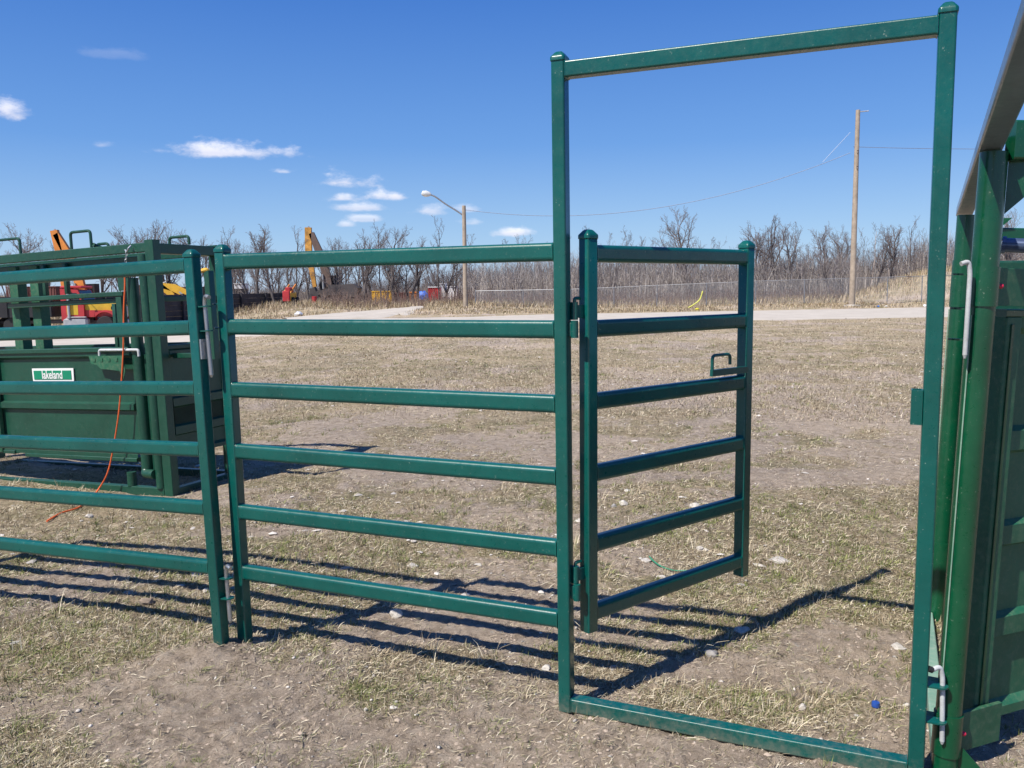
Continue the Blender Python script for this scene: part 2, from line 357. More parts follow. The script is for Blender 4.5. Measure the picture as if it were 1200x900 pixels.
# the gate, open at about sixty degrees
gate = MB(); GH = .0
gate.rr((-.024, .024, .282), (-.024, .024, 1.668), .048, .048, .006, (0, 1, 0)); 
gate = gate.build('gate', TEAL, None); gate.parent = panel
A = R(-23.3153); Wm = Matrix.Translation((.1509, 2.9158, 0)) @ Matrix.Rotation(A, 4, 'Z') @ Matrix.Rotation(R(.887), 4, 'X')
Gm = Matrix.Translation((.299, 2.9536, 0)) @ Matrix.Rotation(R(39.594), 4, 'Z')
gate.matrix_local = Wm.inverted() @ Gm; gate['label'] = 'small green six-rail gate swung open inside the tall doorframe'
for z in [1.6176, 1.3608, 1.1073, .8525, .5971, .347]: MB().rr((0, .024, z), (.858, .024, z), .042, .060, .0145, (0, 0, 1), 5, .005).build('gate_rail', TEAL, gate)
MB().rr((.882, .024, .282), (.882, .024, 1.655), .048, .048, .006, (0, 1, 0)).build('gate_post', TEAL, gate)
MB().cap(-.024, .024, 1.667, .048, .048).build('gate_cap', TEAL, gate); MB().cap(.882, .024, 1.654, .048, .048).build('gate_cap', TEAL, gate)
for zc in (1.392, .470):
    h = MB(); h.revolve([(.0085, 0.002), (.0125, .002), (.0125, .062), (.0085, .062)], (-.087, .027, zc)); h.box(-.078, -.0485, .020, .034, zc+.008, zc+.052)
    h.tube(fillet([(-.087, .027, zc+.060), (-.087, .027, zc+.075), (-.06, .027, zc+.075)], .008), .006, 8)
    h.build('gate_hinge', TEAL, gate)
l = MB(); l.box(.622, .8575, -.012, .002, 1.150, 1.176)
l.tube(fillet([(.628, -.005, 1.168), (.628, -.005, 1.232), (.742, -.005, 1.232), (.742, -.005, 1.190)], .018), .0065, 10)
l.tube([(.86, .024, 1.148), (.925, .024, 1.148)], .008, 10)
l.build('latch_handle', TEAL, gate)

# ---- left panel
LR = [1.6107, 1.3619, 1.1159, .8647, .6212, .3729]
lp = empty('corral_panel', (-1.2526, 3.4208, 0), (0, R(-1.8924), R(-23.59)), 'plain green six-rail livestock panel at the left, in front of the cattle chute', 'corral panel')
for xx in (0, -2.62): 
    MB().rr((xx+.024, .024, .04), (xx+.024, .024, 1.642), .048, .048, .006, (0, 1, 0)).build('post', TEAL, lp); MB().cap(xx+.024, .024, 1.641, .048, .048).build('post_cap', TEAL, lp)
for z in LR: MB().rr((-2.572, .024, z), (0., .024, z), .042, .060, .0145, (0, 0, 1), 5, .005).build('rail', TEAL, lp)
tabs(lp, .0485, .098, (1.442, 1.345, .328, .243), .03)
b = MB(); b.box(.0485, .056, .004, .044, 1.235, 1.315); b.box(.056, .0585, .012, .036, 1.246, 1.304); b.build('latch_plate', ZINC, lp)

# ---- drop pins
def drop_pin(p, L, r, mat, label, bend=(1, 0), tip=None, name='drop_pin'):
    o = MB(); bx, by = bend
    o.tube(fillet([(bx*.05, by*.05, L+.004), (bx*.012, by*.012, L+.012), (0, 0, L-.02), (0, 0, .01)], .02, 6), r, 14); o.tube([(0, 0, .0105), (0, 0, 0)], [r*.98, r*.5], 14)
    o = o.build(name, mat); o.location = p; tag(o, label, 'drop pin', 'steel drop pins joining the panels'); return o
def Lw(root, p):
    bpy.context.view_layer.update(); return root.matrix_world @ Vector(p)
pA = Lw(lp, (.074, .03, 1.16)); o = drop_pin(pA, .315, .0085, ZINC, 'upper steel pin joining the left panel post to the middle panel post', (.6, -.6)); o.rotation_euler = (0, R(-2.5), 0)
pB = Lw(lp, (.074, .03, .14)); o = drop_pin(pB, .235, .0085, ZINC, 'lower steel pin joining the left panel post to the middle panel post', (.6, -.6)); o.rotation_euler = (0, R(-2), 0)

# ================================================================== RIGHT HAND ALLEY EQUIPMENT
WD = Vector((.434, .901, 0)); WN = Vector((.901, -.434, 0))
TILT = Matrix.Rotation(R(1.9), 4, 'Y')
al = empty('cattle_alley', (1.320, 2.5, 0), (0, 0, 0), 'green round-pipe cattle alley frame with overhead beam at the right edge', 'cattle alley')
al.matrix_world = Matrix.Translation((1.320, 2.5, 0)) @ TILT @ Matrix.Rotation(math.atan2(WD.y, WD.x), 4, 'Z')
# local x = along the alley (away), local y = left of it, so +y is towards the panels
PR = .037
MB().tube([(0, 0, .0), (0, 0, 1.872)], PR, 28).build('pole', PGREEN, al)
BY = .014
MB().box(1.358, 1.362, BY+.0375, BY+.0415, .40, 1.41, .0008).build('highlight_strip', PALEG, al)  # thin pale strip paints the highlight line along the far pole's edge
MB().box(-.0335, -.0300, .024, .028, .26, 1.41, .0008).build('highlight_strip', PALEG, al)  # same painted highlight line on the near pole
MB().tube([(1.36, BY, .0), (1.36, BY, 1.812)], PR, 28).build('pole', PGREEN, al)
MB().tube([(-2.25, 0, .0), (-2.25, 0, 1.97)], PR, 28).build('pole', PGREEN, al)
MB().tube([(1.36, BY, .245), (1.36, BY, .375)], PR+.004, 28).build('sleeve', PGREEN, al)
MB().tube([(1.36, BY, 1.42), (1.36, BY, 1.62)], PR+.004, 28).build('sleeve', PGREEN, al)
MB().rr((-2.35, -.004, 1.995), (1.47, .02, 1.838), .064, .044, .006, (0, 0, 1)).build('overhead_beam', GLOSSG, al)  # sky sheen is in the grey of this beam
MB().rr((.05, .012, .032), (1.32, .05, .032), .05, .05, .006, (0, 0, 1)).build('ground_rail', PALEG, al)  # pale all over, in place of a sunlit top side
MB().prism([(0, 0), (-.16, 0), (0, .16)], (.02, -.039, 1.86), (0, 1, 0), (0, 0, -1), (.006, 0, 0)).build('gusset', PGREEN, al)
MB().prism([(0, 0), (-.10, 0), (0, .10)], (.0, -.036, .0), (0, 1, 0), (0, 0, 1), (.006, 0, 0)).build('foot_gusset', PGREEN, al)
MB().prism([(0, 0), (-.12, 0), (0, .12)], (1.38, -.039, 1.80), (0, 1, 0), (0, 0, -1), (.006, 0, 0)).build('gusset', PGREEN, al)
MB().rr((.0, -.038, 1.902), (.55, -1.2, 1.902), .05, .11, .008, (0, 0, 1)).build('cross_beam', PGREEN, al)
# bar running across to the right from the far pole
MB().rr((1.38, -.04, 1.735), (2.03, -1.39, 1.735), .05, .052, .006, (0, 0, 1)).build('cross_bar', PGREEN, al)
# pin lugs welded on the near pole (towards the left panel)
for z in (1.524, 1.424, 1.334, .297-.012, .185-.012):
    m = MB(); m.prism([(-.02, .036), (.02, .036), (.02, .062)]+[(.02*math.cos(R(a)), .062+.02*math.sin(R(a))) for a in range(15, 180, 15)]+[(-.02, .062)], (.0, .0, z), (1, 0, 0), (0, 1, 0), (0, 0, .005))
    m.build('pin_lug', PGREEN, al)
# sheeted gate hinged on the near pole
DA = math.atan2(.42, .91)
door = empty('sheeted_gate', (1.425, 2.56, 0), (0, 0, DA), 'green sheeted gate hung on the near round pole at the right edge', 'sheeted gate')
door.matrix_world = Matrix.Translation((1.425, 2.56, 0)) @ TILT @ Matrix.Rotation(DA, 4, 'Z')
DL = 1.9; ZT = 1.40; ZB = .115
s = MB(); s.rr((.035, .02, ZB), (.035, .02, ZT), .070, .055, .006, (0, 1, 0)); s.build('stile', DGREEN, door)
s = MB(); s.rr((DL-.035, .02, ZB), (DL-.035, .02, ZT), .070, .055, .006, (0, 1, 0)); s.build('stile', DGREEN, door)
def rib_sheet(x0, x1, z0, z1, ribs, y, depth=.022, w=.03, hem=.03):
    prof = [(z0, y-depth), (z0+hem, y-depth), (z0+hem+.02, y)]
    for z in ribs: prof += [(z-w-.014, y), (z-w, y-depth), (z+w, y-depth), (z+w+.014, y)]
    prof += [(z1-hem-.02, y), (z1-hem, y-depth), (z1, y-depth)]
    back = [(z, yy+.003) for z, yy in prof[::-1]]
    m = MB(); pr = prof+back
    m.loft([[(x0, yy, z) for z, yy in pr], [(x1, yy, z) for z, yy in pr]]); return m
s = MB(); s.box(.018, .030, -.0125, -.0075, ZB+.02, ZT-.02, .001); s.build('edge_strip', PGREEN, door)
rib_sheet(.071, DL-.071, ZB+.002, ZT-.002, (.42, .72, 1.02), .032).build('steel_sheet', DGREEN, door)
MB().rr((.0, .02, ZT+.012), (DL, .02, ZT+.012), .05, .024, .004, (0, 0, 1)).build('top_edge', PGREEN, door)
# hinge straps wrap the pole (pole seen from the gate's own frame)
Minv = Matrix.Rotation(-DA, 4, 'Z') @ Matrix.Translation((-1.425, -2.56, 0)); pc = Minv @ Vector((1.320, 2.5, 0))
for z0, z1, L in ((1.432, 1.545, .135), (.062, .192, .085)):
    m = MB(); m.revolve([(.0375, z0), (.0415, z0), (.0415, z1), (.0375, z1)], (pc.x, pc.y, 0), n=32)
    m.build('hinge_sleeve', PGREEN, door)
    m = MB(); m.box(pc.x+.038, .035+L*.75, -.030, -.016, z0+.002, z1-.002); m.build('hinge_strap', DGREEN, door)
    m = MB(); ang = R(-38); m.revolve([(.001, -.004), (.007, -.004), (.008, 0.004), (.006, .010), (.001, .013)], (0, 0, 0), 'x', 12)
    k = m.build('grease_cap', RED, door); k.location = (pc.x+.0415*math.cos(ang), pc.y+.0415*math.sin(ang), z0+(z1-z0)*.52); k.rotation_euler = (0, 0, ang)
# low ribbed panel further along the alley, seen in the slot behind the near pole
fp = empty('corral_panel', (2.46, 4.45, 0), (0, 0, R(-8)), 'green rail panel standing far inside the alley, seen through the slot by the pole', 'panel')
for z in (.55, .82, 1.08, 1.33, 1.58): MB().rr((.0, .02, z), (2.4, .02, z), .05, .07, .012, (0, 0, 1)).build('rail', MGREEN, fp)
rib_sheet(.07, 2.3, .36, 1.52, (.6, .9, 1.2), .06).build('steel_sheet', MGREEN, fp)
for xx in (-.05, 2.4): MB().rr((xx, .02, 0), (xx, .02, 1.66), .06, .06, .006, (0, 1, 0)).build('post', MGREEN, fp)
# steel roller / cylinder
cy = MB(); p0 = at(1174, 287, 2.9); p1 = at(1300, 292, 2.75); cy.tube([p0, p1], .024, 18); cy.tube([p0+(p0-p1).normalized()*.0, p0+(p1-p0)*.04], .029, 18); cy = cy.build('steel_roller', plain('blue_grey_steel', (.10, .14, .24), .25, .5)); tag(cy, 'blue-grey steel roller held level above the sheeted gate', 'roller')
# pins on the right
pC = at(1130.5, 420, 2.46); o = drop_pin(pC, .265, .0066, WHITEP, 'upper white-painted pin hanging between doorframe post and round green pole', (-.6, -.1)); o.rotation_euler = (0, R(1), 0)
pD = at(1104, 872, 2.46); o = drop_pin(pD, .235, .0072, WHITEP, 'lower white-painted pin hanging between doorframe post and round green pole', (-.7, -.1)); o.rotation_euler = (0, R(-2), 0)
tp = MB(); tp.tube([Vector((-.034, -.005, .2385)), Vector((-.047, -.006, .2445))], .0095, 12); tp = tp.build('black_tip', BLACKR, o)

# ================================================================== CATTLE CHUTE (behind the left panel)
ch = empty('cattle_chute', (-2.6243, 6.4849, -.06), (0, R(-1.8924), R(-23.6)), 'dusty green sheeted cattle squeeze chute with overhead frame behind the left panel', 'cattle chute')
CL = 3.0; CW = .74
def cb(name, x0, x1, y0, y1, z0, z1, mat=MGREEN, r=.006):
    m = MB(); dx, dy, dz = x1-x0, y1-y0, z1-z0; c = ((x0+x1)/2, (y0+y1)/2, (z0+z1)/2)
    if dx >= dy and dx >= dz: m.rr((x0, c[1], c[2]), (x1, c[1], c[2]), dy, dz, r, (0, 0, 1))
    elif dy >= dz: m.rr((c[0], y0, c[2]), (c[0], y1, c[2]), dx, dz, r, (0, 0, 1))
    else: m.rr((c[0], c[1], z0), (c[0], c[1], z1), dx, dy, r, (0, 1, 0))
    return m.build(name, mat, ch)
cb('base_rail', -CL, -.09, 0, .06, -.01, .06); cb('base_rail', -CL, 0, CW-.06, CW, -.01, .06); cb('base_rail', -.07, .0, .061, CW-.061, -.008, .055); cb('base_rail', -CL, -CL+.07, .061, CW-.061, -.008, .055)
cb('corner_post', -.088, 0, 0, .075, .0, 1.965); cb('corner_post', -.088, 0, CW-.075, CW, .061, 1.95); cb('corner_post', -CL, -CL+.088, 0, .075, .061, 1.95); cb('corner_post', -CL, -CL+.088, CW-.075, CW, .061, 1.95)
cb('top_beam', -CL+.09, -.09, .01, .065, 1.878, 1.947); cb('top_beam', -CL+.09, -.09, CW-.09, CW-.03, 1.865, 1.935); cb('end_beam', -.075, -.012, .077, CW-.077, 1.862, 1.94); cb('end_beam', -CL+.01, -CL+.08, .077, CW-.077, 1.862, 1.94)
cb('inner_beam', -CL+.3, -.17, .12, .17, 1.80, 1.862)
MB().tube([(-.128, .02, .06), (-.128, .02, 1.86)], .040, 20).build('gate_pipe', MGREEN, ch)
MB().tube([(-.27, .03, .20), (-.27, .03, 1.69)], .046, 20).build('gate_pipe', MGREEN, ch)
MB().tube(fillet([(-.27, .03, .215), (-.27, .0, .17), (-.16, -.01, .17)], .03), .036, 16).build('gate_elbow', MGREEN, ch)
MB().tube([(-.45, .03, .06), (-.45, .03, .17)], .036, 20).build('stub_pipe', MGREEN, ch)
m = MB(); m.box(-.232, -.165, .035, .05, .17, 1.10); m.build('gate_sheet', MGREEN, ch)
cb('side_rail', -1.75, -.352, .0, .05, 1.555, 1.592); cb('side_rail', -1.70, -.40, .03, .07, 1.505, 1.545); cb('side_drop', -.43, -.37, .0, .05, 1.14, 1.55)
cb('side_drop', -.50, -.465, .02, .06, 1.14, 1.50)
for x in (-1.31, -1.06): cb('guide_bar', x-.018, x+.018, .08, .115, 1.60, 1.85)
cb('guide_bar', -.475, -.40, .075, .13, 1.60, 1.79)
for x in (-1.45, -1.70, -2.2): cb('upright', x-.05, x+.05, .10, .19, 1.10, 1.85, DGREEN)
m = rib_sheet(-CL+.1, -.345, .285, 1.125, (.69,), .04, .03, .022); m.build('side_sheet', MGREEN, ch)
cb('sheet_cap', -CL+.1, -.34, -.005, .06, 1.125, 1.162); cb('sheet_sill', -1.62, -.35, .0, .05, .255, .287)
cb('sheet_sill', -2.9, -1.75, .0, .05, .275, .307)
for x in (-1.92, -2.5): cb('stiffener', x-.03, x+.03, -.008, .03, .29, 1.12, DGREEN)
m = rib_sheet(.0, CW-.16, .30, 1.12, (.72, .50), .0, .03, .03); e = m.build('end_sheet', MGREEN, ch); e.rotation_euler = (0, 0, R(90)); e.location = (-.03, .08, 0)
cb('end_rail', -.06, -.01, .077, CW-.077, 1.13, 1.165); cb('end_rail', -.06, -.012, .077, CW-.077, 1.50, 1.54); cb('far_sheet_cap', -CL+.1, -.1, CW-.06, CW-.01, 1.10, 1.16)
m = rib_sheet(-CL+.1, -.1, .30, 1.10, (.7,), CW-.03); m.build('far_side_sheet', DGREEN, ch)
m = MB(); m.tube(fillet([(-.615, -.03, 1.075), (-.615, -.03, 1.145), (-.20, -.03, 1.140), (-.20, -.03, 1.09)], .02), .011, 12); m.build('latch_rod', WHITEP, ch)
# notched ratchet plate under the rod
m = MB(); pts = [(-.72, 1.10), (-.36, 1.10), (-.34, .98), (-.37, .91), (-.40, .98), (-.60, 1.0), (-.64, 1.03), (-.70, 1.04)]
m.prism(pts, (0, -.045, 0), (1, 0, 0), (0, 0, 1), (0, .006, 0)); 
for x in (-.66, -.58, -.50, -.42): m.box(x-.012, x+.012, -.05, -.046, 1.055, 1.08)
m.build('ratchet_plate', DGREEN, ch)
def loop(x0, x1, y, z0, z1, name='grab_handle'):
    MB().tube(fillet([(x0, y, z0), (x0, y, z1), (x1, y, z1), (x1, y, z0)], .03), .0115, 10).build(name, MGREEN, ch)
loop(-.90, -.68, .04, 1.945, 2.08); loop(-.83, -.70, .22, 1.90, 1.99); loop(-1.78, -1.49, .04, 1.945, 2.075); loop(-.13, .07, .3, 1.935, 2.0)
MB().tube([(-.66, .04, 1.97), (-.66, .08, 1.955), (-.645, .1, 1.945)], .016, 8).build('handle_stop', MGREEN, ch)
cb('gate_arm', .375, .425, .10, .16, 1.05, 1.71, MGREEN); cb('arm_foot', .0, .42, .11, .15, 1.06, 1.10)
MB().tube(fillet([(.40, .13, 1.70), (.40, .11, 1.72), (.35, .10, 1.71)], .02), .016, 8).build('arm_tip', plain('yellow_cap', (.7, .4, .05), .5), ch)
# sign
sg = MB(); sg.prism([(-1.474, .885), (-.997, .885), (-.992, 1.0), (-1.476, 1.0)], (0, .028, 0), (1, 0, 0), (0, 0, 1), (0, .006, 0)); WHITE = plain('sign_white', (.78, .78, .76), .5, var=.06); SG = plain('sign_green', (.0, .22, .11), .5, var=.08)
MB().box(-1.36, -1.12, .034, .04, .86, .98).build('sign_bracket', MGREEN, ch)
sg = sg.build('sign', WHITE, ch); sg['label'] = 'small white and green maker sign on the side sheet'
g2 = MB(); g2.box(-1.455, -1.018, .0245, .0272, .908, .982); g2.build('sign_field', SG, sg)
fc = bpy.data.curves.new('lettering', 'FONT'); fc.body = 'lakeland'; fc.size = .088; fc.align_x = 'CENTER'; fc.align_y = 'CENTER'; fc.extrude = .0008; fc.offset = .0012; fc.space_character = 1.0
fo = bpy.data.objects.new('lettering', fc); COL.objects.link(fo); dg = bpy.context.evaluated_depsgraph_get(); me = bpy.data.meshes.new_from_object(fo.evaluated_get(dg)); bpy.data.objects.remove(fo)
me.materials.clear(); me.materials.append(WHITE); lt = bpy.data.objects.new('lettering', me); COL.objects.link(lt); lt.parent = sg; lt.location = (-1.236, .0228, .945); lt.rotation_euler = (R(90), 0, 0); lt.scale = (.85, 1.1, 1)
MB().tube([(-.215, -.005, 1.93), (-.215, -.03, 1.91), (-.235, -.03, 1.885), (-.26, -.02, 1.90)], .007, 8).build('hook', ZINC, ch)
ck = MB()
for k in range(5):
    c0 = Vector((-.238-.005*k, -.032-.002*k, 1.872-.028*k)); w_ = Vector((.007, 0, 0)) if k % 2 else Vector((0, .007, 0)); u_ = Vector((0, 0, .013))
    ck.tube([c0+w_*math.cos(a)+u_*math.sin(a)+u_*.25*math.sin(a) for a in [2*math.pi*j/12 for j in range(13)]], .0022, 6)
ck.build('chain', ZINC, ch)
# orange rope hanging from the hook down to the ground and forward
def cw(x, y, z): return Lw(ch, (x, y, z))
rp = [cw(-.262, -.04, 1.74), cw(-.275, -.04, 1.62), cw(-.30, -.045, 1.45), cw(-.335, -.05, 1.15), cw(-.39, -.05, .87), cw(-.44, -.06, .62), cw(-.52, -.07, .35), cw(-.58, -.09, .17), cw(-.66, -.12, .045)]
for (px, py) in ((105, 588), (90, 597), (72, 604), (55, 612)):
    g_ = gpx(px, py); rp.append(Vector((g_.x, g_.y, gz(g_.x, g_.y)+.012)))
def spline(pts, n=6):
    out = []
    for i in range(len(pts)-1):
        p0 = pts[max(i-1, 0)]; p1 = pts[i]; p2 = pts[i+1]; p3 = pts[min(i+2, len(pts)-1)]
        for k in range(n):
            t = k/n; out.append(.5*((2*p1)+(p2-p0)*t+(2*p0-5*p1+4*p2-p3)*t*t+(3*p1-p0-3*p2+p3)*t**3))
    return out+[pts[-1]]
tag(MB().tube(spline(rp), .0062, 8).build('rope', ORANGE), 'thin orange rope hanging down the front of the cattle chute to the ground', 'rope')

# ================================================================== BACKGROUND: poles, wires, fence
def pole_obj(name, cat, label, px, row_top, Y, r0, r1):
    p = at(px, 350, Y); zb = gz(p.x, p.y); zt = at(px, row_top, Y).z
    root = empty(name, (p.x, p.y, zb), (0, 0, 0), label, cat); MB().tube([(0, 0, -.2), (.0, 0, (zt-zb)*.5), (0, 0, zt-zb)], [r0, (r0+r1)/2, r1], 14).build('pole', WOODP, root); return root, zt-zb
up, uh = pole_obj('utility_pole', 'utility pole', 'tall wooden utility pole at the far side of the gravel road', 998.5, 129, 57, .20, .135)
m = MB(); m.tube([(0, 0, uh-.12), (.62, -.2, uh-.10)], .035, 8); m.build('pole_bracket', GALV, up)
for z in (uh*.79, uh*.71): m = MB(); m.revolve([(.02, -.09), (.07, -.06), (.045, 0), (.07, .06), (.02, .09)], (.0, -.2, z), n=10); m.build('insulator', plain('dark_insulator', (.08, .06, .06), .4), up)
m = MB(); m.revolve([(.55, -.1), (.55, .06), (.3, .11), (.2, .12)], (0, 0, 0), n=14); m.build('pole_collar', STONE, up)
lm, lh = pole_obj('street_lamp', 'street lamp', 'wooden pole street lamp with a long curved arm across the road', 545.5, 241, 60, .17, .13)
ax = lambda px, row: at(px, row, 60)-lm.location
arm = [ax(545, 254), ax(535, 247), ax(522, 239), ax(510, 230.5), ax(503, 227.8)]
MB().tube(spline(arm, 5), .055, 10).build('lamp_arm', GALV, lm)
MB().tube([ax(505, 228.4), ax(503, 227.6), ax(499, 226.9), ax(496, 226.9), ax(494, 228)], [.08, .16, .22, .2, .06], 12).build('lamp_head', plain('lamp_grey', (.6, .62, .62), .4), lm)
def wire(a, b, sag, label, r=.016):
    a = Vector(a); b = Vector(b); pts = [a.lerp(b, t/24)-Vector((0, 0, sag*4*(t/24)*(1-t/24))) for t in range(25)]
    tag(MB().tube(pts, r, 6).build('power_line', WIREM), label, 'power line')
W = lambda px, row, Y: at(px, row, Y)
wire(W(996.5, 179, 57), W(546, 246, 60), 1.75, 'upper sagging cable strung from the utility pole to the street lamp pole', .02)
wire(W(996.5, 155, 57), W(964, 190, 57.2), .0, 'short slanting cable running from the utility pole down to the sagging cable', .016)
wire(W(1000, 172, 57), W(1420, 167, 55), .25, 'level cable leaving the utility pole towards the right edge', .018)
# chain link fence
cl = empty('chain_link_fence', tuple(at(557, 350, 68)*1.0), (0, 0, 0), 'long grey chain-link fence with steel posts beyond the gravel road', 'fence')
o_ = cl.location.copy(); cl.location = (o_.x, o_.y, 0); keys = [(557, 68, 341), (669, 66.5, 339), (770, 65.5, 334.5), (886, 64, 329.5), (1000, 62.8, 326), (1081, 62, 323.5), (1250, 60.5, 319), (1500, 58, 316)]
fpts = []
for i in range(len(keys)-1):
    (a0, Y0, t0), (a1, Y1, t1) = keys[i], keys[i+1]; n = max(2, int(abs(at(a1, 340, Y1).x-at(a0, 340, Y0).x)/3.0))
    for k in range(n): t = k/n; fpts.append((a0+(a1-a0)*t, Y0+(Y1-Y0)*t, t0+(t1-t0)*t))
ft = []
for px, Yv, rt in fpts: 
    p = at(px, rt, Yv); ft.append((p.x, p.y, p.z))
L0 = Vector((o_.x, o_.y, 0)); pm = None
for (x, y, z) in ft:
    zb = gz(x, y)-.1; MB().tube([Vector((x, y, zb))-L0, Vector((x, y, z+.03))-L0], .035, 8).build('post', GALV, cl)
MB().tube([Vector(p)-L0 for p in ft], .024, 6).build('top_rail', GALV, cl)
def chain_mat():
    m, nt, b = new_mat('chain_link'); L = nt.links.new; tc = N(nt, 'ShaderNodeUVMap')
    sx = N(nt, 'ShaderNodeSeparateXYZ'); L(tc.outputs[0], sx.inputs[0]); outs = []
    for sgn in (1, -1):
        a = N(nt, 'ShaderNodeMath', operation='MULTIPLY_ADD'); L(sx.outputs[1], a.inputs[0]); a.inputs[1].default_value = sgn; L(sx.outputs[0], a.inputs[2])
        c = N(nt, 'ShaderNodeMath', operation='DIVIDE'); L(a.outputs[0], c.inputs[0]); c.inputs[1].default_value = .09
        f_ = N(nt, 'ShaderNodeMath', operation='FRACT'); L(c.outputs[0], f_.inputs[0])
        l_ = N(nt, 'ShaderNodeMath', operation='LESS_THAN'); L(f_.outputs[0], l_.inputs[0]); l_.inputs[1].default_value = .09; outs.append(l_.outputs[0])
    mx = N(nt, 'ShaderNodeMath', operation='MAXIMUM'); L(outs[0], mx.inputs[0]); L(outs[1], mx.inputs[1])
    b.inputs['Base Color'].default_value = (.36, .37, .39, 1); b.inputs['Metallic'].default_value = .3; b.inputs['Roughness'].default_value = .5
    L(mx.outputs[0], b.inputs['Alpha']); return m
V = []; UV = []; d = 0
for i, (x, y, z) in enumerate(ft):
    if i: d += math.hypot(x-ft[i-1][0], y-ft[i-1][1])
    zb = gz(x, y); V += [(x-L0.x, y-L0.y, zb), (x-L0.x, y-L0.y, z)]; UV += [(d, zb), (d, z)]
me = bpy.data.meshes.new('wire_mesh'); me.from_pydata(V, [], [(2*i, 2*i+2, 2*i+3, 2*i+1) for i in range(len(ft)-1)]); uvl = me.uv_layers.new(name='UVMap')
for lp_ in me.loops: uvl.data[lp_.index].uv = UV[lp_.vertex_index]
me.materials.append(chain_mat()); wm = bpy.data.objects.new('wire_mesh', me); COL.objects.link(wm); wm.parent = cl
# yellow curved guard, litter
p0 = at(823.5, 341, 59); p1 = at(820, 351, 59); p2 = at(813, 357, 59); p3 = at(806, 361, 59.)
tag(MB().tube(spline([p0, p1, p2, p3], 6), .045, 8).build('guy_guard', plain('bright_yellow', (.62, .62, .12), .5)), 'bright yellow curved plastic guard standing in the dry grass before the fence', 'cable guard')
def blob(name, pos, size, mat, label, cat, seed=0, flat=.5, group=None):
    import bmesh
    bm = bmesh.new(); bmesh.ops.create_icosphere(bm, subdivisions=3, radius=1.); rs = random.Random(seed); ph = [rs.uniform(0, 9) for _ in range(6)]
    cuts = [(Vector((rs.uniform(-1, 1), rs.uniform(-1, 1), rs.uniform(-.3, 1))).normalized(), rs.uniform(.55, .85)) for _ in range(7)]
    for v in bm.verts:
        c = v.co
        for n_, d_ in cuts:
            k = c.dot(n_)
            if k > d_: c -= n_*(k-d_)*.9
        c *= 1+.10*math.sin(3*c.x+ph[0])*math.sin(4*c.y+ph[1])+.05*math.sin(9*c.z+ph[2]+5*c.x)
        v.co = Vector((c.x*size, c.y*size*rs.uniform(.79, .8), c.z*size*flat))
    me = bpy.data.meshes.new(name); bm.to_mesh(me); bm.free(); me.materials.append(mat)
    for p in me.polygons: p.use_smooth = True
    me.set_sharp_from_angle(angle=R(28))
    o = bpy.data.objects.new(name, me); COL.objects.link(o); o.location = pos; o.rotation_euler = (0, 0, seed*1.7); return tag(o, label, cat, group)
def litter(px, row, size, c, label):
    g_ = at(px, row, 55); blob('litter', (g_.x, g_.y, gz(g_.x, g_.y)+size*.25+.03), size, plain('litter_plastic', c, .5), label, 'litter', int(px), .55)
litter(817, 358.5, .16, (.75, .7, .05), 'small bright yellow scrap beside the yellow curved guard')
litter(1029, 353.5, .11, (.05, .18, .5), 'blue plastic scrap lying right of the utility pole foot')
litter(1039, 354.5, .1, (.75, .75, .75), 'white plastic scrap lying beside the blue one near the utility pole')
litter(350, 363, .35, (.7, .7, .7), 'white plastic sheet lying on the grassy mound beside the side road')
litter(1084, 358.5, .15, (.7, .7, .72), 'small white scrap at the road edge close to the doorframe post')

# stones on the ground
def stone(px, row, wpx, mat, label, flat=.45):
    g_ = gpx(px, row); s_ = wpx/2*g_.y/F*1.02; return blob('stone', (g_.x, g_.y, gz(g_.x, g_.y)+s_*flat*.35), s_, mat, label, 'stone', int(px*3+row), flat)
for a in [(464, 722, 17, STONE, 'round white rock on the shadow behind the lowest middle rail', .8), (172, 711, 18, STONE2, 'smooth brown rock just below the left panel bottom rail', .6),
          (912, 657, 32, STONE, 'large flat pale slab of stone right of the open gate', .18), (731, 592, 13, STONE, 'white rock seen between the two lower gate rails', .7),
          (719, 594, 9, STONE3, 'dark grey rock close beside the white one between the lower gate rails', .7), (815, 593, 13, STONE, 'white rock seen through the gate under its fifth rail', .6),
          (833, 769, 22, STONE3, 'grey half-buried rock on the edge of the broad gate shadow', .5), (870, 741, 24, STONE, 'pale flat stone lying across the broad gate shadow', .3),
          (940, 830, 13, STONE, 'small white rock near the threshold bar inside the doorframe', .7), (1062, 828, 9, STONE, 'small white rock close to the right doorframe post', .6),
          (641, 783, 15, STONE, 'pale stone left of the doorframe post below the lowest rail', .5), (775, 676, 12, STONE, 'white stone under the last gate rail', .5),
          (560, 661, 13, STONE, 'flat white stone seen between the two lowest middle rails near the doorframe', .35), (483, 661, 18, STONE, 'pale flat stone seen above the lowest middle rail', .3),
          (461, 831, 10, STONE, 'small cream stone on the bare dirt left of the doorframe', .4), (720, 784, 12, STONE3, 'grey stone in the grass tuft right of the doorframe post', .6),
          (820, 644, 11, STONE, 'white stone seen above the last gate rail', .6), (757, 657, 15, STONE, 'flat cream stone left of the green twine', .3),
          (242, 695, 10, STONE, 'white stone immediately left of the left panel post', .8), (1052, 757, 26, STONE, 'pale flat stone close to the right doorframe post at knee height', .25),
          (680, 610, 14, STONE, 'flat white stone in the slot between doorframe and gate posts', .3), (104, 606, 12, STONE, 'white stone in front of the chute base next to the orange rope', .5),
          (735, 577, 9, STONE, 'little white stone under the fourth gate rail', .5), (320, 690, 13, STONE, 'pale stone between the shadows right of the middle panel post', .4)]: stone(*a[:4], a[4], a[5])
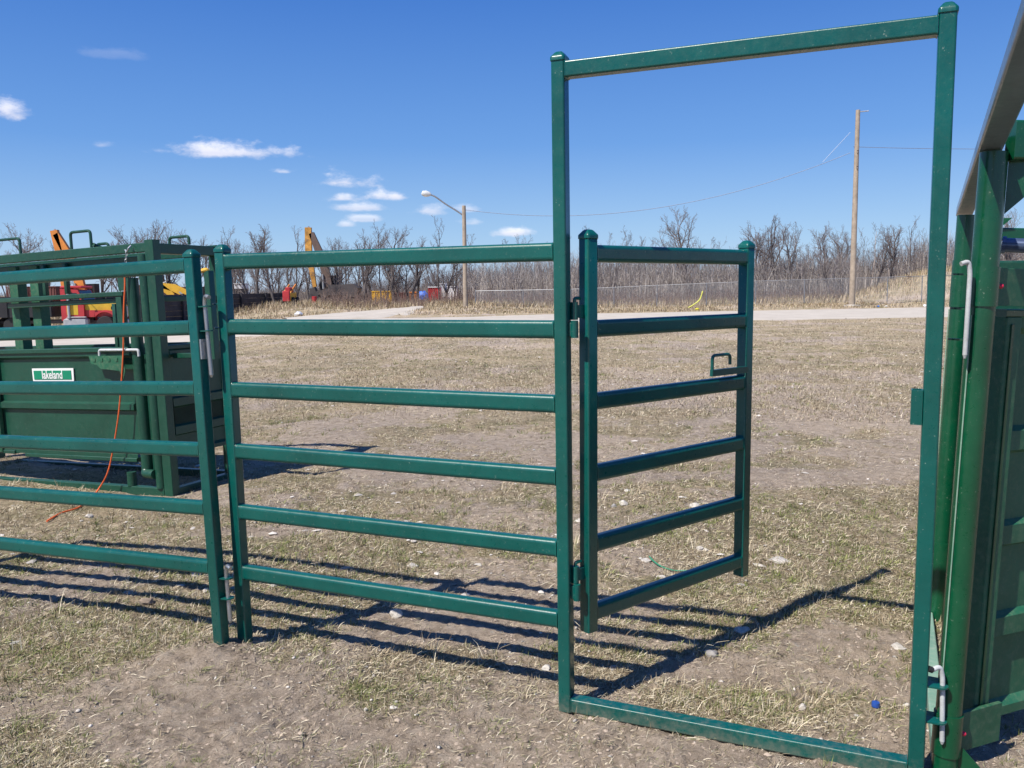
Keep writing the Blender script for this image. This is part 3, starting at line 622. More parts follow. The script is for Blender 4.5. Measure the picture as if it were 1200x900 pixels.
g_ = gpx(1026, 832); tag(MB().revolve([(.002, .004), (.013, .004), (.014, 0), (.014, -.012), (.011, -.014)], (g_.x, g_.y, gz(g_.x, g_.y)+.014), n=16).build('bottle_cap', plain('blue_plastic', (.02, .07, .3), .4)), 'small blue bottle cap in the dirt inside the doorframe', 'bottle cap')
tw = [gpx(x, y) for x, y in ((761, 654), (765, 659), (775, 664), (790, 669), (806, 671))]; tag(MB().tube(spline([Vector((p.x, p.y, gz(p.x, p.y)+.012)) for p in tw]), .004, 6).build('twine', plain('green_twine', (.03, .22, .12), .6)), 'short piece of green twine on the ground behind the gate', 'twine')
# pebbles: too many to count
def pebbles(n):
    base = np.array([(0, 0, 1), (1, 0, 0), (.3, .9, .1), (-.8, .6, 0), (-.8, -.6, .05), (.3, -.95, 0), (0, 0, -1)]); fc = []
    for k in range(5): a, b = 1+k, 1+(k+1) % 5; fc += [(0, a, b), (6, b, a)]
    fc = np.array(fc); d = 2.1*(14/2.1)**RS.rand(n)**1.15; th = RS.uniform(-.68, .60, n); x = d*np.sin(th); y = d*np.cos(th)
    s = (.0018+.009*RS.rand(n)**4+.0006*d); z = ground_h(x, y)+s*.15; a = RS.rand(n)*6.28
    V = np.repeat(base[None], n, 0)*(1+RS.uniform(-.25, .25, (n, 7, 1))); V = V*s[:, None, None]*np.stack([np.ones(n), RS.uniform(.6, 1, n), RS.uniform(.3, .7, n)], 1)[:, None, :]
    c, s_ = np.cos(a)[:, None], np.sin(a)[:, None]; xx = V[..., 0]*c-V[..., 1]*s_; yy = V[..., 0]*s_+V[..., 1]*c
    V = np.stack([xx+x[:, None], yy+y[:, None], V[..., 2]+z[:, None]], -1).reshape(-1, 3)
    Fz = (fc[None]+(np.arange(n)*7)[:, None, None]).reshape(-1, 3); t = RS.uniform(.5, 1.15, n); col = np.array([.62, .57, .50])[None]*t[:, None]
    return npmesh('pebbles', V, Fz, tintmat('pebble_stone', .9), np.repeat(col, 7, 0))
def tintmat(name, rough=.8, trans=0.):
    m, nt, b = new_mat(name); a = N(nt, 'ShaderNodeAttribute', attribute_name='tint'); nt.links.new(a.outputs['Color'], b.inputs['Base Color']); b.inputs['Roughness'].default_value = rough
    b.inputs['Specular IOR Level'].default_value = .25; return m
tag(pebbles(1700), kind='stuff')
def flakes(n):
    k6 = np.array([(math.cos(a), math.sin(a), 0) for a in np.arange(6)*math.pi/3]+[(0, 0, .3)]); fc = np.array([(6, j, (j+1) % 6) for j in range(6)])
    d = 4.0*(22/4.0)**RS.rand(n)**.8; th = RS.uniform(-.68, .60, n); x = d*np.sin(th); y = d*np.cos(th); k = RS.rand(n) < sm((fbm(x, y, .9, 3, 301)-.42)/.15); x, y, d = x[k], y[k], d[k]; n = len(x)
    s = (.006+.03*RS.rand(n)**3)*(1+.03*d); z = ground_h(x, y)+.004; V = np.repeat(k6[None], n, 0)*(1+RS.uniform(-.4, .3, (n, 7, 1)))*s[:, None, None]; a = RS.rand(n)*6.28; c, s_ = np.cos(a)[:, None], np.sin(a)[:, None]
    xx = V[..., 0]*c-V[..., 1]*s_*.6; yy = V[..., 0]*s_+V[..., 1]*c*.6; V = np.stack([xx+x[:, None], yy+y[:, None], V[..., 2]+z[:, None]], -1).reshape(-1, 3)
    return npmesh('stone_flakes', V, (fc[None]+(np.arange(n)*7)[:, None, None]).reshape(-1, 3), tintmat('limestone_flake', .9), np.repeat(np.array([.62, .57, .50])[None]*RS.uniform(.6, 1.1, n)[:, None], 7, 0))
tag(flakes(1300), kind='stuff')
def clods(n):
    base = np.array([(0, 0, 1), (1, 0, 0), (.3, .9, .1), (-.8, .6, 0), (-.8, -.6, .05), (.3, -.95, 0)]); fc = np.array([(0, 1+k, 1+(k+1) % 5) for k in range(5)])
    d = 2.0*(8/2.0)**RS.rand(n)**1.1; th = RS.uniform(-.68, .60, n); x = d*np.sin(th); y = d*np.cos(th); k = RS.rand(n) < .25+.75*dirt_mask(x, y)*sm((fbm(x, y, 5., 3, 201)-.32)/.25); x, y, d = x[k], y[k], d[k]; n = len(x)
    s = (.0018+.009*RS.rand(n)**5)*(1+.06*d); z = ground_h(x, y)-s*.15; a = RS.rand(n)*6.28
    V = np.repeat(base[None], n, 0)*(1+RS.uniform(-.35, .35, (n, 6, 1))); V = V*s[:, None, None]*np.stack([np.ones(n), RS.uniform(.5, 1, n), RS.uniform(.3, .8, n)], 1)[:, None, :]
    c, s_ = np.cos(a)[:, None], np.sin(a)[:, None]; xx = V[..., 0]*c-V[..., 1]*s_; yy = V[..., 0]*s_+V[..., 1]*c
    V = np.stack([xx+x[:, None], yy+y[:, None], V[..., 2]+z[:, None]], -1).reshape(-1, 3); Fz = (fc[None]+(np.arange(n)*6)[:, None, None]).reshape(-1, 3)
    col = np.array([.45, .365, .285])[None]*RS.uniform(.4, 1.02, n)[:, None]; return npmesh('soil_crumbs', V, Fz, tintmat('soil_crumb', .95), np.repeat(col, 6, 0))
tag(clods(52000), kind='stuff')

# ================================================================== GRASS
BLM = tintmat('grass_blades', .75)
def blades(name, x, y, L, w, lean, az, tints, curl=.5, zoff=0.):
    n = len(x); z = ground_h(x, y)-.003+zoff
    dx, dy = np.cos(az), np.sin(az); sx, sy = -dy, dx; P = []
    for t, k in ((0, 1.), (.5, .85), (1., .12)):
        hx = L*t*np.sin(lean*(1+(t-.5)*curl)); hz = L*t*np.cos(np.minimum(lean*(1+(t-.5)*curl), 1.62))
        cx = x+dx*hx; cy = y+dy*hx; cz = z+np.maximum(hz, 0)
        P.append(np.stack([cx-sx*w*k/2, cy-sy*w*k/2, cz], 1)); P.append(np.stack([cx+sx*w*k/2, cy+sy*w*k/2, cz+w*.3], 1))
    V = np.stack(P, 1).reshape(-1, 3); b = (np.arange(n)*6)[:, None]
    Fz = np.concatenate([b+np.array([0, 1, 3, 2]), b+np.array([2, 3, 5, 4])], 0)
    return tag(npmesh(name, V, Fz, BLM, np.repeat(tints, 6, 0)), kind='stuff')
def polar(n, d0, d1, pw=1.):
    u = RS.rand(n); a = 1/d0**pw; b = 1/d1**pw; d = (a+(b-a)*u)**(-1/pw); th = RS.uniform(-.68, .60, n); return d*np.sin(th), d*np.cos(th), d
def straw(n, lo=.55, hi=1.2):
    c = np.array([[.54, .455, .31], [.40, .32, .21], [.72, .64, .47], [.20, .155, .105], [.31, .30, .15]])[RS.choice(5, n, p=[.3, .22, .2, .16, .12])]; return c*RS.uniform(lo, hi, (n, 1))
def greenc(n): c = np.array([[.18, .205, .06], [.10, .125, .04], [.32, .33, .13]])[RS.choice(3, n, p=[.45, .3, .25])]; return c*RS.uniform(.6, 1.2, (n, 1))
# flat lying litter and thatch
x, y, d = polar(520000, 2.0, 30, .65); dmk = dirt_mask(x, y); k = RS.rand(len(x)) < (1-.86*dmk)*(.30+.70*sm((fbm(x, y, 4., 3, 33)-.30)/.3)); x, y, d = x[k], y[k], d[k]; n = len(x)
blades('dry_thatch', x, y, (.008+.030*RS.rand(n)**1.6)*(1+.06*d), .0010+.00040*d, RS.uniform(1.0, 1.56, n), RS.uniform(0, 6.28, n), straw(n, .45, 1.2), .25, .002)
# short standing grass in tufts
def tufts(name, nt_, per, d1, maskf, colf, Lr, spread, pw=.8):
    cx, cy, d = polar(nt_, 2.0, d1, pw); k = RS.rand(len(cx)) < maskf(cx, cy); cx, cy, d = cx[k], cy[k], d[k]; n = len(cx)
    m_ = per; s = RS.uniform(.5, 1.4, n)*spread*(1+.05*d)
    X_ = np.repeat(cx, m_)+RS.normal(0, 1, n*m_)*np.repeat(s, m_)*.5; Y_ = np.repeat(cy, m_)+RS.normal(0, 1, n*m_)*np.repeat(s, m_)*.5; D_ = np.repeat(d, m_)
    az = np.arctan2(Y_-np.repeat(cy, m_), X_-np.repeat(cx, m_))+RS.normal(0, .9, n*m_); ln = np.abs(RS.normal(.75, .4, n*m_)).clip(0, 1.45)
    L_ = RS.uniform(*Lr, n*m_)*np.repeat(RS.uniform(.6, 1.25, n), m_)*(1+.03*D_)
    blades(name, X_, Y_, L_, .0010+.00038*D_, ln, az, colf(n*m_), .6)
tufts('dry_grass', 20000, 14, 34, lambda a, b: (1-dirt_mask(a, b))**1.3*.9*sm((fbm(a, b, 2.6, 3, 91)-.30)/.25)+.02, straw, (.012, .042), .028)
gsp = lambda a, b: sum(np.exp(-(((a-cx)/w1)**2+((b-cy)/w2)**2)) for cx, cy, w1, w2 in [(1.75, 5.2, .7, .45), (2.1, 4.5, .5, .5), (.9, 5.2, .6, .2), (-.62, 3.05, .3, .2), (.45, 3.4, .2, .1), (.85, 2.95, .25, .1), (-1.9, 3.3, .4, .25), (-.6, 5.3, .9, .25), (0.1, 3.45, .25, .08)])
gpatch = lambda a, b: np.clip(sm((fbm(a, b, .8, 4, 77)-.43)/.12)*.8+gsp(a, b), 0, 1)*(1-.93*dirt_mask(a, b))
tufts('green_grass', 17000, 15, 24, gpatch, greenc, (.012, .040), .028)
def nearsp(a, b): return (1-dirt_mask(a, b))*sm((fbm(a, b, 1.7, 3, 12)-.5)/.1)*.6
tufts('long_dry_grass', 1100, 10, 12, nearsp, lambda n: straw(n, .8, 1.35), (.05, .11), .04)
# mid-distance field cover and roadside tall grass
x, y, d = polar(120000, 10, 50, .35); _k = RS.rand(len(x)) < .25+.75*sm((fbm(x*.35, y, .55, 4, 44)-.40)/.18); x, y, d = x[_k], y[_k], d[_k]; k = RS.rand(len(x)) < .85; x, y, d = x[k], y[k], d[k]
def onroad(x, y):
    v = np.stack([x, y, base_h(x, y)], 1)-CC; D_ = v@CD; px = 600+F*(v@CR)/D_; py = 450-F*(v@CU)/D_
    ne = np.interp(px, [-60, 0, 100, 200, 290, 400, 500, 640, 760, 900, 1085, 1250, 1500], [420, 414, 409, 403, 395, 389, 384, 379, 377.5, 376, 372.5, 370, 366])
    fa = np.interp(px, [-60, 180, 250, 300, 345, 447, 547, 640, 760, 900, 1085, 1250, 1500], [385, 384, 380, 376, 374, 373, 371.5, 368.5, 366.5, 363.5, 360, 357, 352])
    side = (px > 325) & (px < 497) & (py < np.interp(px, [337, 450, 497], [374.5, 373, 361.3])) & (py > np.interp(px, [330, 400, 493], [373.5, 366.3, 359.3]))
    return ((py < ne+.0) & (py > fa)) | side
k = ~onroad(x, y); x, y, d = x[k], y[k], d[k]; n = len(x)
blades('field_grass', x, y, RS.uniform(.02, .06, n)*(1+.015*d), .003+.00030*d, np.abs(RS.normal(.8, .4, n)).clip(0, 1.5), RS.uniform(0, 6.28, n), straw(n, .5, 1.05)*np.array([1., .97, 1.]))
u = RS.rand(90000); x = RS.uniform(-.62, .62, 90000); y = 52+36*u; x = x*y; k = (~onroad(x, y)) & (RS.rand(len(x)) < .25+.75*sm((fbm(x, y, .25, 3, 15)-.42)/.15)); x, y = x[k], y[k]; n = len(x)
tall = sm((y-62)/8)*.75+.25
blades('tall_roadside_grass', x, y, RS.uniform(.25, .75, n)*tall, np.full(n, .035), np.abs(RS.normal(.3, .25, n)).clip(0, 1.2), RS.uniform(0, 6.28, n), straw(n, .6, 1.)*np.array([.95, .89, .86]))

# ================================================================== TREES
def limb(segs, p, d, L, r, lev, rs, prm):
    n = prm['seg'][min(lev, 3)]; q = p.copy(); dd = d.copy(); kids = []
    for i in range(n):
        r0 = r*(1-.62*i/n); r1 = r*(1-.62*(i+1)/n); wob = prm['wob'][min(lev, 3)]
        dd = dd+rs.normal(0, wob, 3)+np.array([0, 0, prm['up'][min(lev, 3)]]); dd /= np.linalg.norm(dd); nq = q+dd*L/n; segs.append((lev, q.copy(), nq.copy(), r0, r1))
        if lev < prm['lev'] and (i+1)/n > prm['start'][min(lev, 3)]:
            for _ in range(prm['kid'][min(lev, 3)] if rs.rand() < .92 else 1): kids.append((nq.copy(), dd.copy(), (1-.45*(i+1)/n)))
        q = nq
    for kp, kd, f in kids:
        a = rs.normal(0, 1, 3); a -= kd*(a@kd); a /= np.linalg.norm(a)+1e-9; an = R(rs.uniform(*prm['ang'])); nd = kd*math.cos(an)+a*math.sin(an)
        limb(segs, kp, nd, L*prm['len'][min(lev, 3)]*f*rs.uniform(.65, 1.15), max(r*.50*f, prm['rmin']), lev+1, rs, prm)
def segmesh(name, segs, mat):
    S = len(segs); a = np.array([s[1] for s in segs]); b = np.array([s[2] for s in segs]); r0 = np.array([s[3] for s in segs]); r1 = np.array([s[4] for s in segs])
    t = b-a; t /= np.linalg.norm(t, axis=1, keepdims=True)+1e-9; h = np.where(np.abs(t[:, 2:3]) < .9, np.array([[0, 0, 1.]]), np.array([[1., 0, 0]])); u = np.cross(t, h); u /= np.linalg.norm(u, axis=1, keepdims=True)+1e-9; v = np.cross(t, u)
    k = 5 if name == 'trunk' else 3; P = []
    for (c, r) in ((a-t*r0[:, None]*.3, r0), (b, r1)):
        for j in range(k): an = 2*math.pi*j/k; P.append(c+(u*math.cos(an)+v*math.sin(an))*r[:, None])
    V = np.stack(P, 1).reshape(-1, 3); base = (np.arange(S)*2*k)[:, None]; Fz = np.concatenate([base+np.array([j, (j+1) % k, k+(j+1) % k, k+j]) for j in range(k)], 0)
    me = npmesh(name, V, Fz, mat, None, name == 'trunk'); d_ = me.data; bpy.data.objects.remove(me); return d_
OAK = dict(seg=[8, 6, 5, 3], wob=[.09, .15, .19, .22], up=[.04, .13, .12, .08], start=[.22, .22, .2, .2], kid=[2, 2, 1, 1], lev=4, ang=(24, 56), len=[.62, .58, .55, .55], rmin=.010)
SLIM = dict(seg=[9, 5, 4, 3], wob=[.05, .12, .2, .25], up=[.08, .16, .10, .05], start=[.22, .2, .1, .1], kid=[2, 1, 2, 1], lev=4, ang=(22, 50), len=[.34, .55, .55, .5], rmin=.009)
FORK = dict(seg=[5, 7, 5, 3], wob=[.08, .12, .18, .22], up=[.03, .12, .12, .08], start=[.3, .25, .2, .2], kid=[2, 2, 1, 1], lev=4, ang=(18, 48), len=[.95, .48, .5, .55], rmin=.010)
TV = {}
def variants(kind, prm, cnt, L, r, bark, twig):
    out = []
    for i in range(cnt):
        rs = np.random.RandomState(100+i*7+len(kind)); segs = []; limb(segs, np.zeros(3), np.array([rs.normal(0, .06), rs.normal(0, .06), 1.]), L, r, 0, rs, prm)
        top = max(s[2][2] for s in segs); segs = [(l, p/top, q/top, a/top, b/top) for l, p, q, a, b in segs]
        out.append((segmesh('trunk', [s for s in segs if s[0] == 0 or (s[0] == 1 and kind == 'fork')], bark), segmesh('crown', [s for s in segs if not (s[0] == 0 or (s[0] == 1 and kind == 'fork'))], twig)))
    TV[kind] = out
variants('oak', OAK, 6, 6.0, .17, BARK, TWIG); variants('slim', SLIM, 5, 9., .11, BARK, TWIG); variants('fork', FORK, 5, 4.2, .17, BARK, TWIG); variants('aspen', SLIM, 4, 9., .08, ASPEN, TWIG)
NT = {'oak': 0, 'slim': 0, 'fork': 0, 'aspen': 0}
def tree(px, row, Y, kind, label, group=None, v=None, wide=1.):
    p = at(px, row, Y); zb = gz(p.x, p.y)-.1; H = max(1.5, p.z-zb); i = NT[kind] if v is None else v; NT[kind] += 1; tr, cr = TV[kind][i % len(TV[kind])]
    root = empty('bare_tree', (p.x, p.y, zb), (0, 0, random.uniform(0, 6.28)), label, 'tree', group); root.scale = (H*wide, H*wide, H)
    a = bpy.data.objects.new('trunk', tr); COL.objects.link(a); a.parent = root
    b = bpy.data.objects.new('crown', cr); COL.objects.link(b); b.parent = root
for a in [(8, 258, 70, 'oak', 'bare tree at the far left edge beside the raised chute handle'), (135, 264, 78, 'oak', 'low bare tree above the chute top beam, left of its end handle'), (165, 262, 80, 'fork', 'bare forked tree directly behind the chute end handle'),
          (192, 255, 80, 'oak', 'broad bare tree rising above the chute right end'), (220, 268, 82, 'oak', 'thin bare tree just left of the left panel post top'),
          (272, 264, 80, 'slim', 'bare tree right of the middle panel post top'), (297, 262, 82, 'fork', 'bare forked tree left of the spreading one above the top rail'), (318, 262, 80, 'oak', 'spreading bare tree above the top rail, left of the tall yellow boom'), (345, 263, 82, 'slim', 'bare tree immediately left of the tall yellow boom'),
          (396, 276, 86, 'oak', 'small bare tree right of the tall yellow boom'), (424, 264, 84, 'oak', 'bare tree with fan-shaped crown between boom and street lamp'), (444, 256, 84, 'slim', 'tall bare tree tip above the top rail left of the lamp head'), (459, 262, 86, 'oak', 'bare bushy tree below and left of the lamp head'), (481, 276, 86, 'fork', 'low bare tree just left of the tall slim one'),
          (513, 252, 84, 'slim', 'single tall slim bare tree beneath the street lamp arm'),
          (806, 240, 82, 'oak', 'large spreading bare oak rising over the open gate'), (878, 264, 88, 'oak', 'small dark bare tree right of the gate end post'), (915, 251, 80, 'fork', 'wide pale forked bare tree between gate and utility pole'), (938, 258, 82, 'aspen', 'slender bare tree right of the wide pale forked one'),
          (975, 258, 74, 'oak', 'dark crooked bare oak immediately left of the utility pole'), (1022, 260, 88, 'aspen', 'bare tree right of the utility pole'), (1070, 252, 88, 'slim', 'tall bare tree close to the right doorframe post'), (1045, 262, 90, 'fork', 'bare forked tree behind the grassy bank'),
          (1188, 243, 60, 'oak', 'bare tree seen behind the green alley frame'), (690, 262, 90, 'aspen', 'pale thin bare tree between doorframe and gate post'), (740, 262, 92, 'aspen', 'pale thin tree above the gate top rail left of the large oak')]:
    tree(*a)
def fill(n, x0, x1, r0, r1, Y0, Y1, kinds, label, group):
    for i in range(n):
        px = x0+(x1-x0)*(i+.5+random.uniform(-.4, .4))/n; tree(px, random.uniform(r0, r1), random.uniform(Y0, Y1), random.choice(kinds), label, group, None, random.uniform(.8, 1.1))
fill(16, -40, 245, 272, 300, 82, 100, ['oak', 'slim', 'fork'], 'bare tree in the wood behind the chute and the parked truck', 'bare trees behind the chute')
fill(26, 255, 540, 275, 306, 86, 104, ['oak', 'slim', 'fork'], 'bare tree in the wood seen through the middle panel, behind the yard machines', 'bare trees behind the middle panel')
fill(34, 545, 890, 270, 300, 84, 108, ['aspen', 'aspen', 'slim'], 'pale thin bare tree in the dense line behind the chain-link fence', 'thin trees behind the fence')
fill(9, 890, 990, 262, 292, 80, 100, ['aspen', 'slim', 'oak'], 'bare tree in the thicket left of the grassy bank, near the utility pole', 'bare trees left of the bank')
fill(13, 990, 1095, 260, 290, 88, 102, ['aspen', 'slim', 'oak'], 'bare tree in the thicket behind the grassy bank', 'bare trees behind the bank')
fill(6, 1100, 1300, 256, 290, 70, 90, ['aspen', 'oak'], 'bare tree in the thicket beyond the alley frame', 'bare trees beyond the alley frame')
# undergrowth: thousands of thin stems
def brush(name, n, x0, x1, Y0, Y1, hf, r, tints, twigs=3):
    px = RS.uniform(x0, x1, n); Yv = Y0+(Y1-Y0)*RS.rand(n); az = (px-600)/F/math.cos(PT); x = az*Yv; y = Yv
    z = base_h(x, y)-.05; H = hf(px)*RS.uniform(.45, 1.1, n)
    segs_a = []; segs_b = []; ra = []; rb = []; cc = []
    lean = RS.normal(0, .10, (n, 2)); P0 = np.stack([x, y, z], 1); P1 = P0+np.stack([lean[:, 0]*H*.5, lean[:, 1]*H*.5, H*.5], 1); P2 = P1+np.stack([lean[:, 0]*H*.9, lean[:, 1]*H*.9, H*.5], 1)+RS.normal(0, .05, (n, 3))*H[:, None]
    c = tints[RS.choice(len(tints), n)]*RS.uniform(.7, 1.25, (n, 1)); rr_ = r*RS.uniform(.5, 1.5, n)
    segs_a += [P0, P1]; segs_b += [P1, P2]; ra += [rr_, rr_*.75]; rb += [rr_*.75, rr_*.25]; cc += [c, c]
    for k in range(twigs*2):
        t = RS.rand(n)*.9; s = np.where(t[:, None] < .5, P0+(P1-P0)*(t[:, None]*2), P1+(P2-P1)*(t[:, None]*2-1)); e = s+np.stack([RS.normal(0, .16, n)*H, RS.normal(0, .16, n)*H, RS.uniform(.08, .3, n)*H], 1)
        segs_a.append(s); segs_b.append(e); ra.append(rr_*.45); rb.append(rr_*.15); cc.append(c)
    a = np.concatenate(segs_a); b = np.concatenate(segs_b); r0 = np.concatenate(ra); r1 = np.concatenate(rb); c = np.concatenate(cc)
    V = np.stack([a-np.outer(r0, [1, 0, 0]), a+np.outer(r0, [1, .2, 0]), a+np.outer(r0, [0, 1., 0]), b-np.outer(r1, [1, 0, 0]), b+np.outer(r1, [1, .2, 0]), b+np.outer(r1, [0, 1, 0])], 1).reshape(-1, 3)
    o = (np.arange(len(a))*6)[:, None]; Fz = np.concatenate([o+np.array([0, 1, 4, 3]), o+np.array([1, 2, 5, 4]), o+np.array([2, 0, 3, 5])], 0)
    return tag(npmesh(name, V, Fz, tintmat(name+'_stems', .95), np.repeat(c, 6, 0)), kind='stuff')
GB = np.array([[.22, .19, .18], [.17, .15, .145], [.29, .25, .225], [.20, .175, .18]])
PB = np.array([[.40, .35, .315], [.27, .235, .22], [.54, .49, .44], [.22, .195, .195]])
brush('undergrowth', 4500, -80, 560, 98, 116, lambda p: np.interp(p, [-80, 250, 400, 560], [1.8, 2.0, 2.6, 3.6]), .022, GB)
brush('hill_thicket', 2600, 985, 1330, 88, 116, lambda p: np.interp(p, [985, 1330], [4., 4.4]), .026, PB)
brush('aspen_thicket', 5600, 545, 1000, 74, 112, lambda p: np.interp(p, [545, 640, 760, 880, 1090, 1300], [3.6, 4.6, 4.8, 3.8, 4.6, 4.8]), .024, PB)
brush('far_wood', 5200, -200, 1500, 112, 150, lambda p: np.interp(p, [-200, 250, 500, 900, 1500], [2.0, 2.2, 3.6, 5., 5.]), .035, GB*1.1, 3)
brush('low_shrubs', 2200, 380, 985, 69, 76, lambda p: np.interp(p, [380, 560, 1090], [1.5, 1.5, 1.1]), .016, np.array([[.28, .20, .16], [.22, .16, .14]]), 4)

# ================================================================== YARD: truck, machines, containers, timber wall
def colmat(n, c, rough=.5): return plain(n, c, rough, var=.22, scale=1.2)
CY = colmat('machine_yellow', (.62, .36, .03)); CO = colmat('machine_orange', (.62, .22, .04)); CR_ = colmat('machine_red', (.40, .03, .035)); CB = colmat('machine_black', (.018, .018, .02)); CGL = plain('dark_glass', (.02, .03, .04), .1); CG = colmat('machine_grey', (.32, .33, .35)); CDK = colmat('grimy_steel', (.07, .06, .06), .6); CM = colmat('rust_maroon', (.13, .045, .04), .8); CW_ = colmat('trailer_white', (.72, .72, .72)); CRS = colmat('rust_orange', (.35, .14, .05), .85); CTR = colmat('truck_yellow', (.52, .34, .025))
def root_at(name, px, Y, rz, label, cat, z=None, group=None, s=1.):
    p = at(px, 350, Y); o = empty(name, (p.x, p.y, gz(p.x, p.y) if z is None else z), (0, 0, rz), label, cat, group); o.scale = (s, s, s); return o
def wheel(parent, x, y, r, w=.28):
    m = MB(); m.revolve([(r*.55, -w/2), (r*.93, -w/2), (r, -w/2+.05), (r, w/2-.05), (r*.93, w/2), (r*.55, w/2)], (x, y, r), 'y', 24); o = m.build('wheel', BLACKR, parent)
    h = MB(); h.revolve([(.02, -w*.30), (r*.2, -w*.32), (r*.25, -w*.15), (r*.5, -w*.12), (r*.58, -w*.45), (r*.58, w*.4), (.02, w*.4)], (x, y, r), 'y', 20); h.build('rim', CG, o)
# truck: local +x is forward; near side is -y
tk = root_at('dump_truck', 110, 55, R(4), 'red and yellow conventional truck with dark open body parked behind the chute', 'truck')
def tb(name, mat, *b, bev=.04): m = MB(); m.box(*b, bev); return m.build(name, mat, tk)
tb('chassis', CDK, -7.6, 1.75, -.45, .45, .62, .86)
hood = MB(); hp = [(-.25, 1.08), (1.78, 1.02), (1.86, 1.35), (1.74, 1.72), (1.0, 1.90), (-.25, 2.02)]; hood.prism(hp, (0, -.82, 0), (1, 0, 0), (0, 0, 1), (0, 1.64, 0)); hood.build('hood', CTR, tk)
hb = MB(); hb.prism([(-.28, 1.02), (1.5, 1.0), (1.5, 1.20), (.9, 1.42), (-.28, 1.45)], (0, -.845, 0), (1, 0, 0), (0, 0, 1), (0, 1.69, 0)); hb.build('hood_stripe', CR_, tk)
cabp = [(-1.62, .80), (-.24, .80), (-.24, 2.0), (-.55, 2.72), (-1.62, 2.80)]; c_ = MB(); c_.prism(cabp, (0, -1.02, 0), (1, 0, 0), (0, 0, 1), (0, 2.04, 0)); cab = c_.build('cab', CR_, tk)
m = MB(); m.prism([(-1.28, 1.98), (-.42, 1.98), (-.62, 2.52), (-1.28, 2.56)], (0, -1.035, 0), (1, 0, 0), (0, 0, 1), (0, .014, 0)); m.build('side_window', CGL, cab)
m = MB(); m.prism([(-1.28, 1.16), (-.60, 1.16), (-.60, 1.78), (-1.28, 1.78)], (0, -1.03, 0), (1, 0, 0), (0, 0, 1), (0, .009, 0)); m.build('door_panel', CTR, cab)
m = MB(); m.prism([(-.232, 2.0), (-.535, 2.70), (-.545, 2.70), (-.25, 2.0)], (0, -.9, 0), (1, 0, 0), (0, 0, 1), (0, 1.8, 0)); m.build('windscreen', CGL, cab)
m = MB(); m.box(-1.7, -.35, -.85, .85, 2.8, 2.98, .06); m.build('roof_fairing', CR_, cab)
for y in (-1.1, 1.0):
    fn = MB(); pts = [(.38+.10, .80)]+[(1.02+.70*math.cos(R(a)), .62+.70*math.sin(R(a))) for a in range(165, 0, -15)]+[(1.86, .80), (1.80, 1.36), (1.0, 1.44), (.42, 1.30)]; fn.prism(pts, (0, y, 0), (1, 0, 0), (0, 0, 1), (0, .28 if y < 0 else .1, 0)); fn.build('fender', CR_, tk)
tb('bumper', CG, 1.8, 2.02, -1.15, 1.15, .45, .82); tb('grille', CG, 1.80, 1.90, -.5, .5, .95, 1.65); tb('headlight', CGL, 1.35, 1.72, -.87, -.83, 1.45, 1.66); tb('headlight', CGL, 1.35, 1.72, .83, .87, 1.45, 1.66)
tb('fuel_tank', CG, -1.55, -.05, -1.12, -.55, .42, .98, bev=.12); tb('fuel_tank', CG, -1.55, -.05, .55, 1.12, .42, .98, bev=.12); tb('cab_step', CG, -1.3, -.1, -1.15, -.95, .98, 1.05)
MB().tube([(-1.12, -1.12, .95), (-1.12, -1.12, 2.75), (-1.2, -1.12, 2.95)], .08, 12).build('exhaust', CG, tk)
MB().tube(fillet([(-.35, -1.02, 2.5), (-.15, -1.3, 2.45), (-.15, -1.3, 1.9)], .05), .02, 6).build('mirror_arm', CB, tk); tb('mirror', CB, -.22, -.10, -1.42, -1.24, 1.85, 2.4)
bd = MB(); bd.prism([(-7.6, 1.05), (-2.1, 1.05), (-2.0, 2.3), (-7.8, 2.3)], (0, -1.22, 0), (1, 0, 0), (0, 0, 1), (0, 2.44, 0))
for k in range(7): bd.box(-7.5+k*.88, -7.38+k*.88, -1.30, -1.22, 1.06, 2.28)
bd.box(-7.7, -2.0, -1.30, -1.22, 2.2, 2.34); bd.build('dump_body', CB, tk)
for x_ in (1.02, -4.6, -5.95): 
    for y_ in (-1.0, 1.0): wheel(tk, x_, y_, .53)
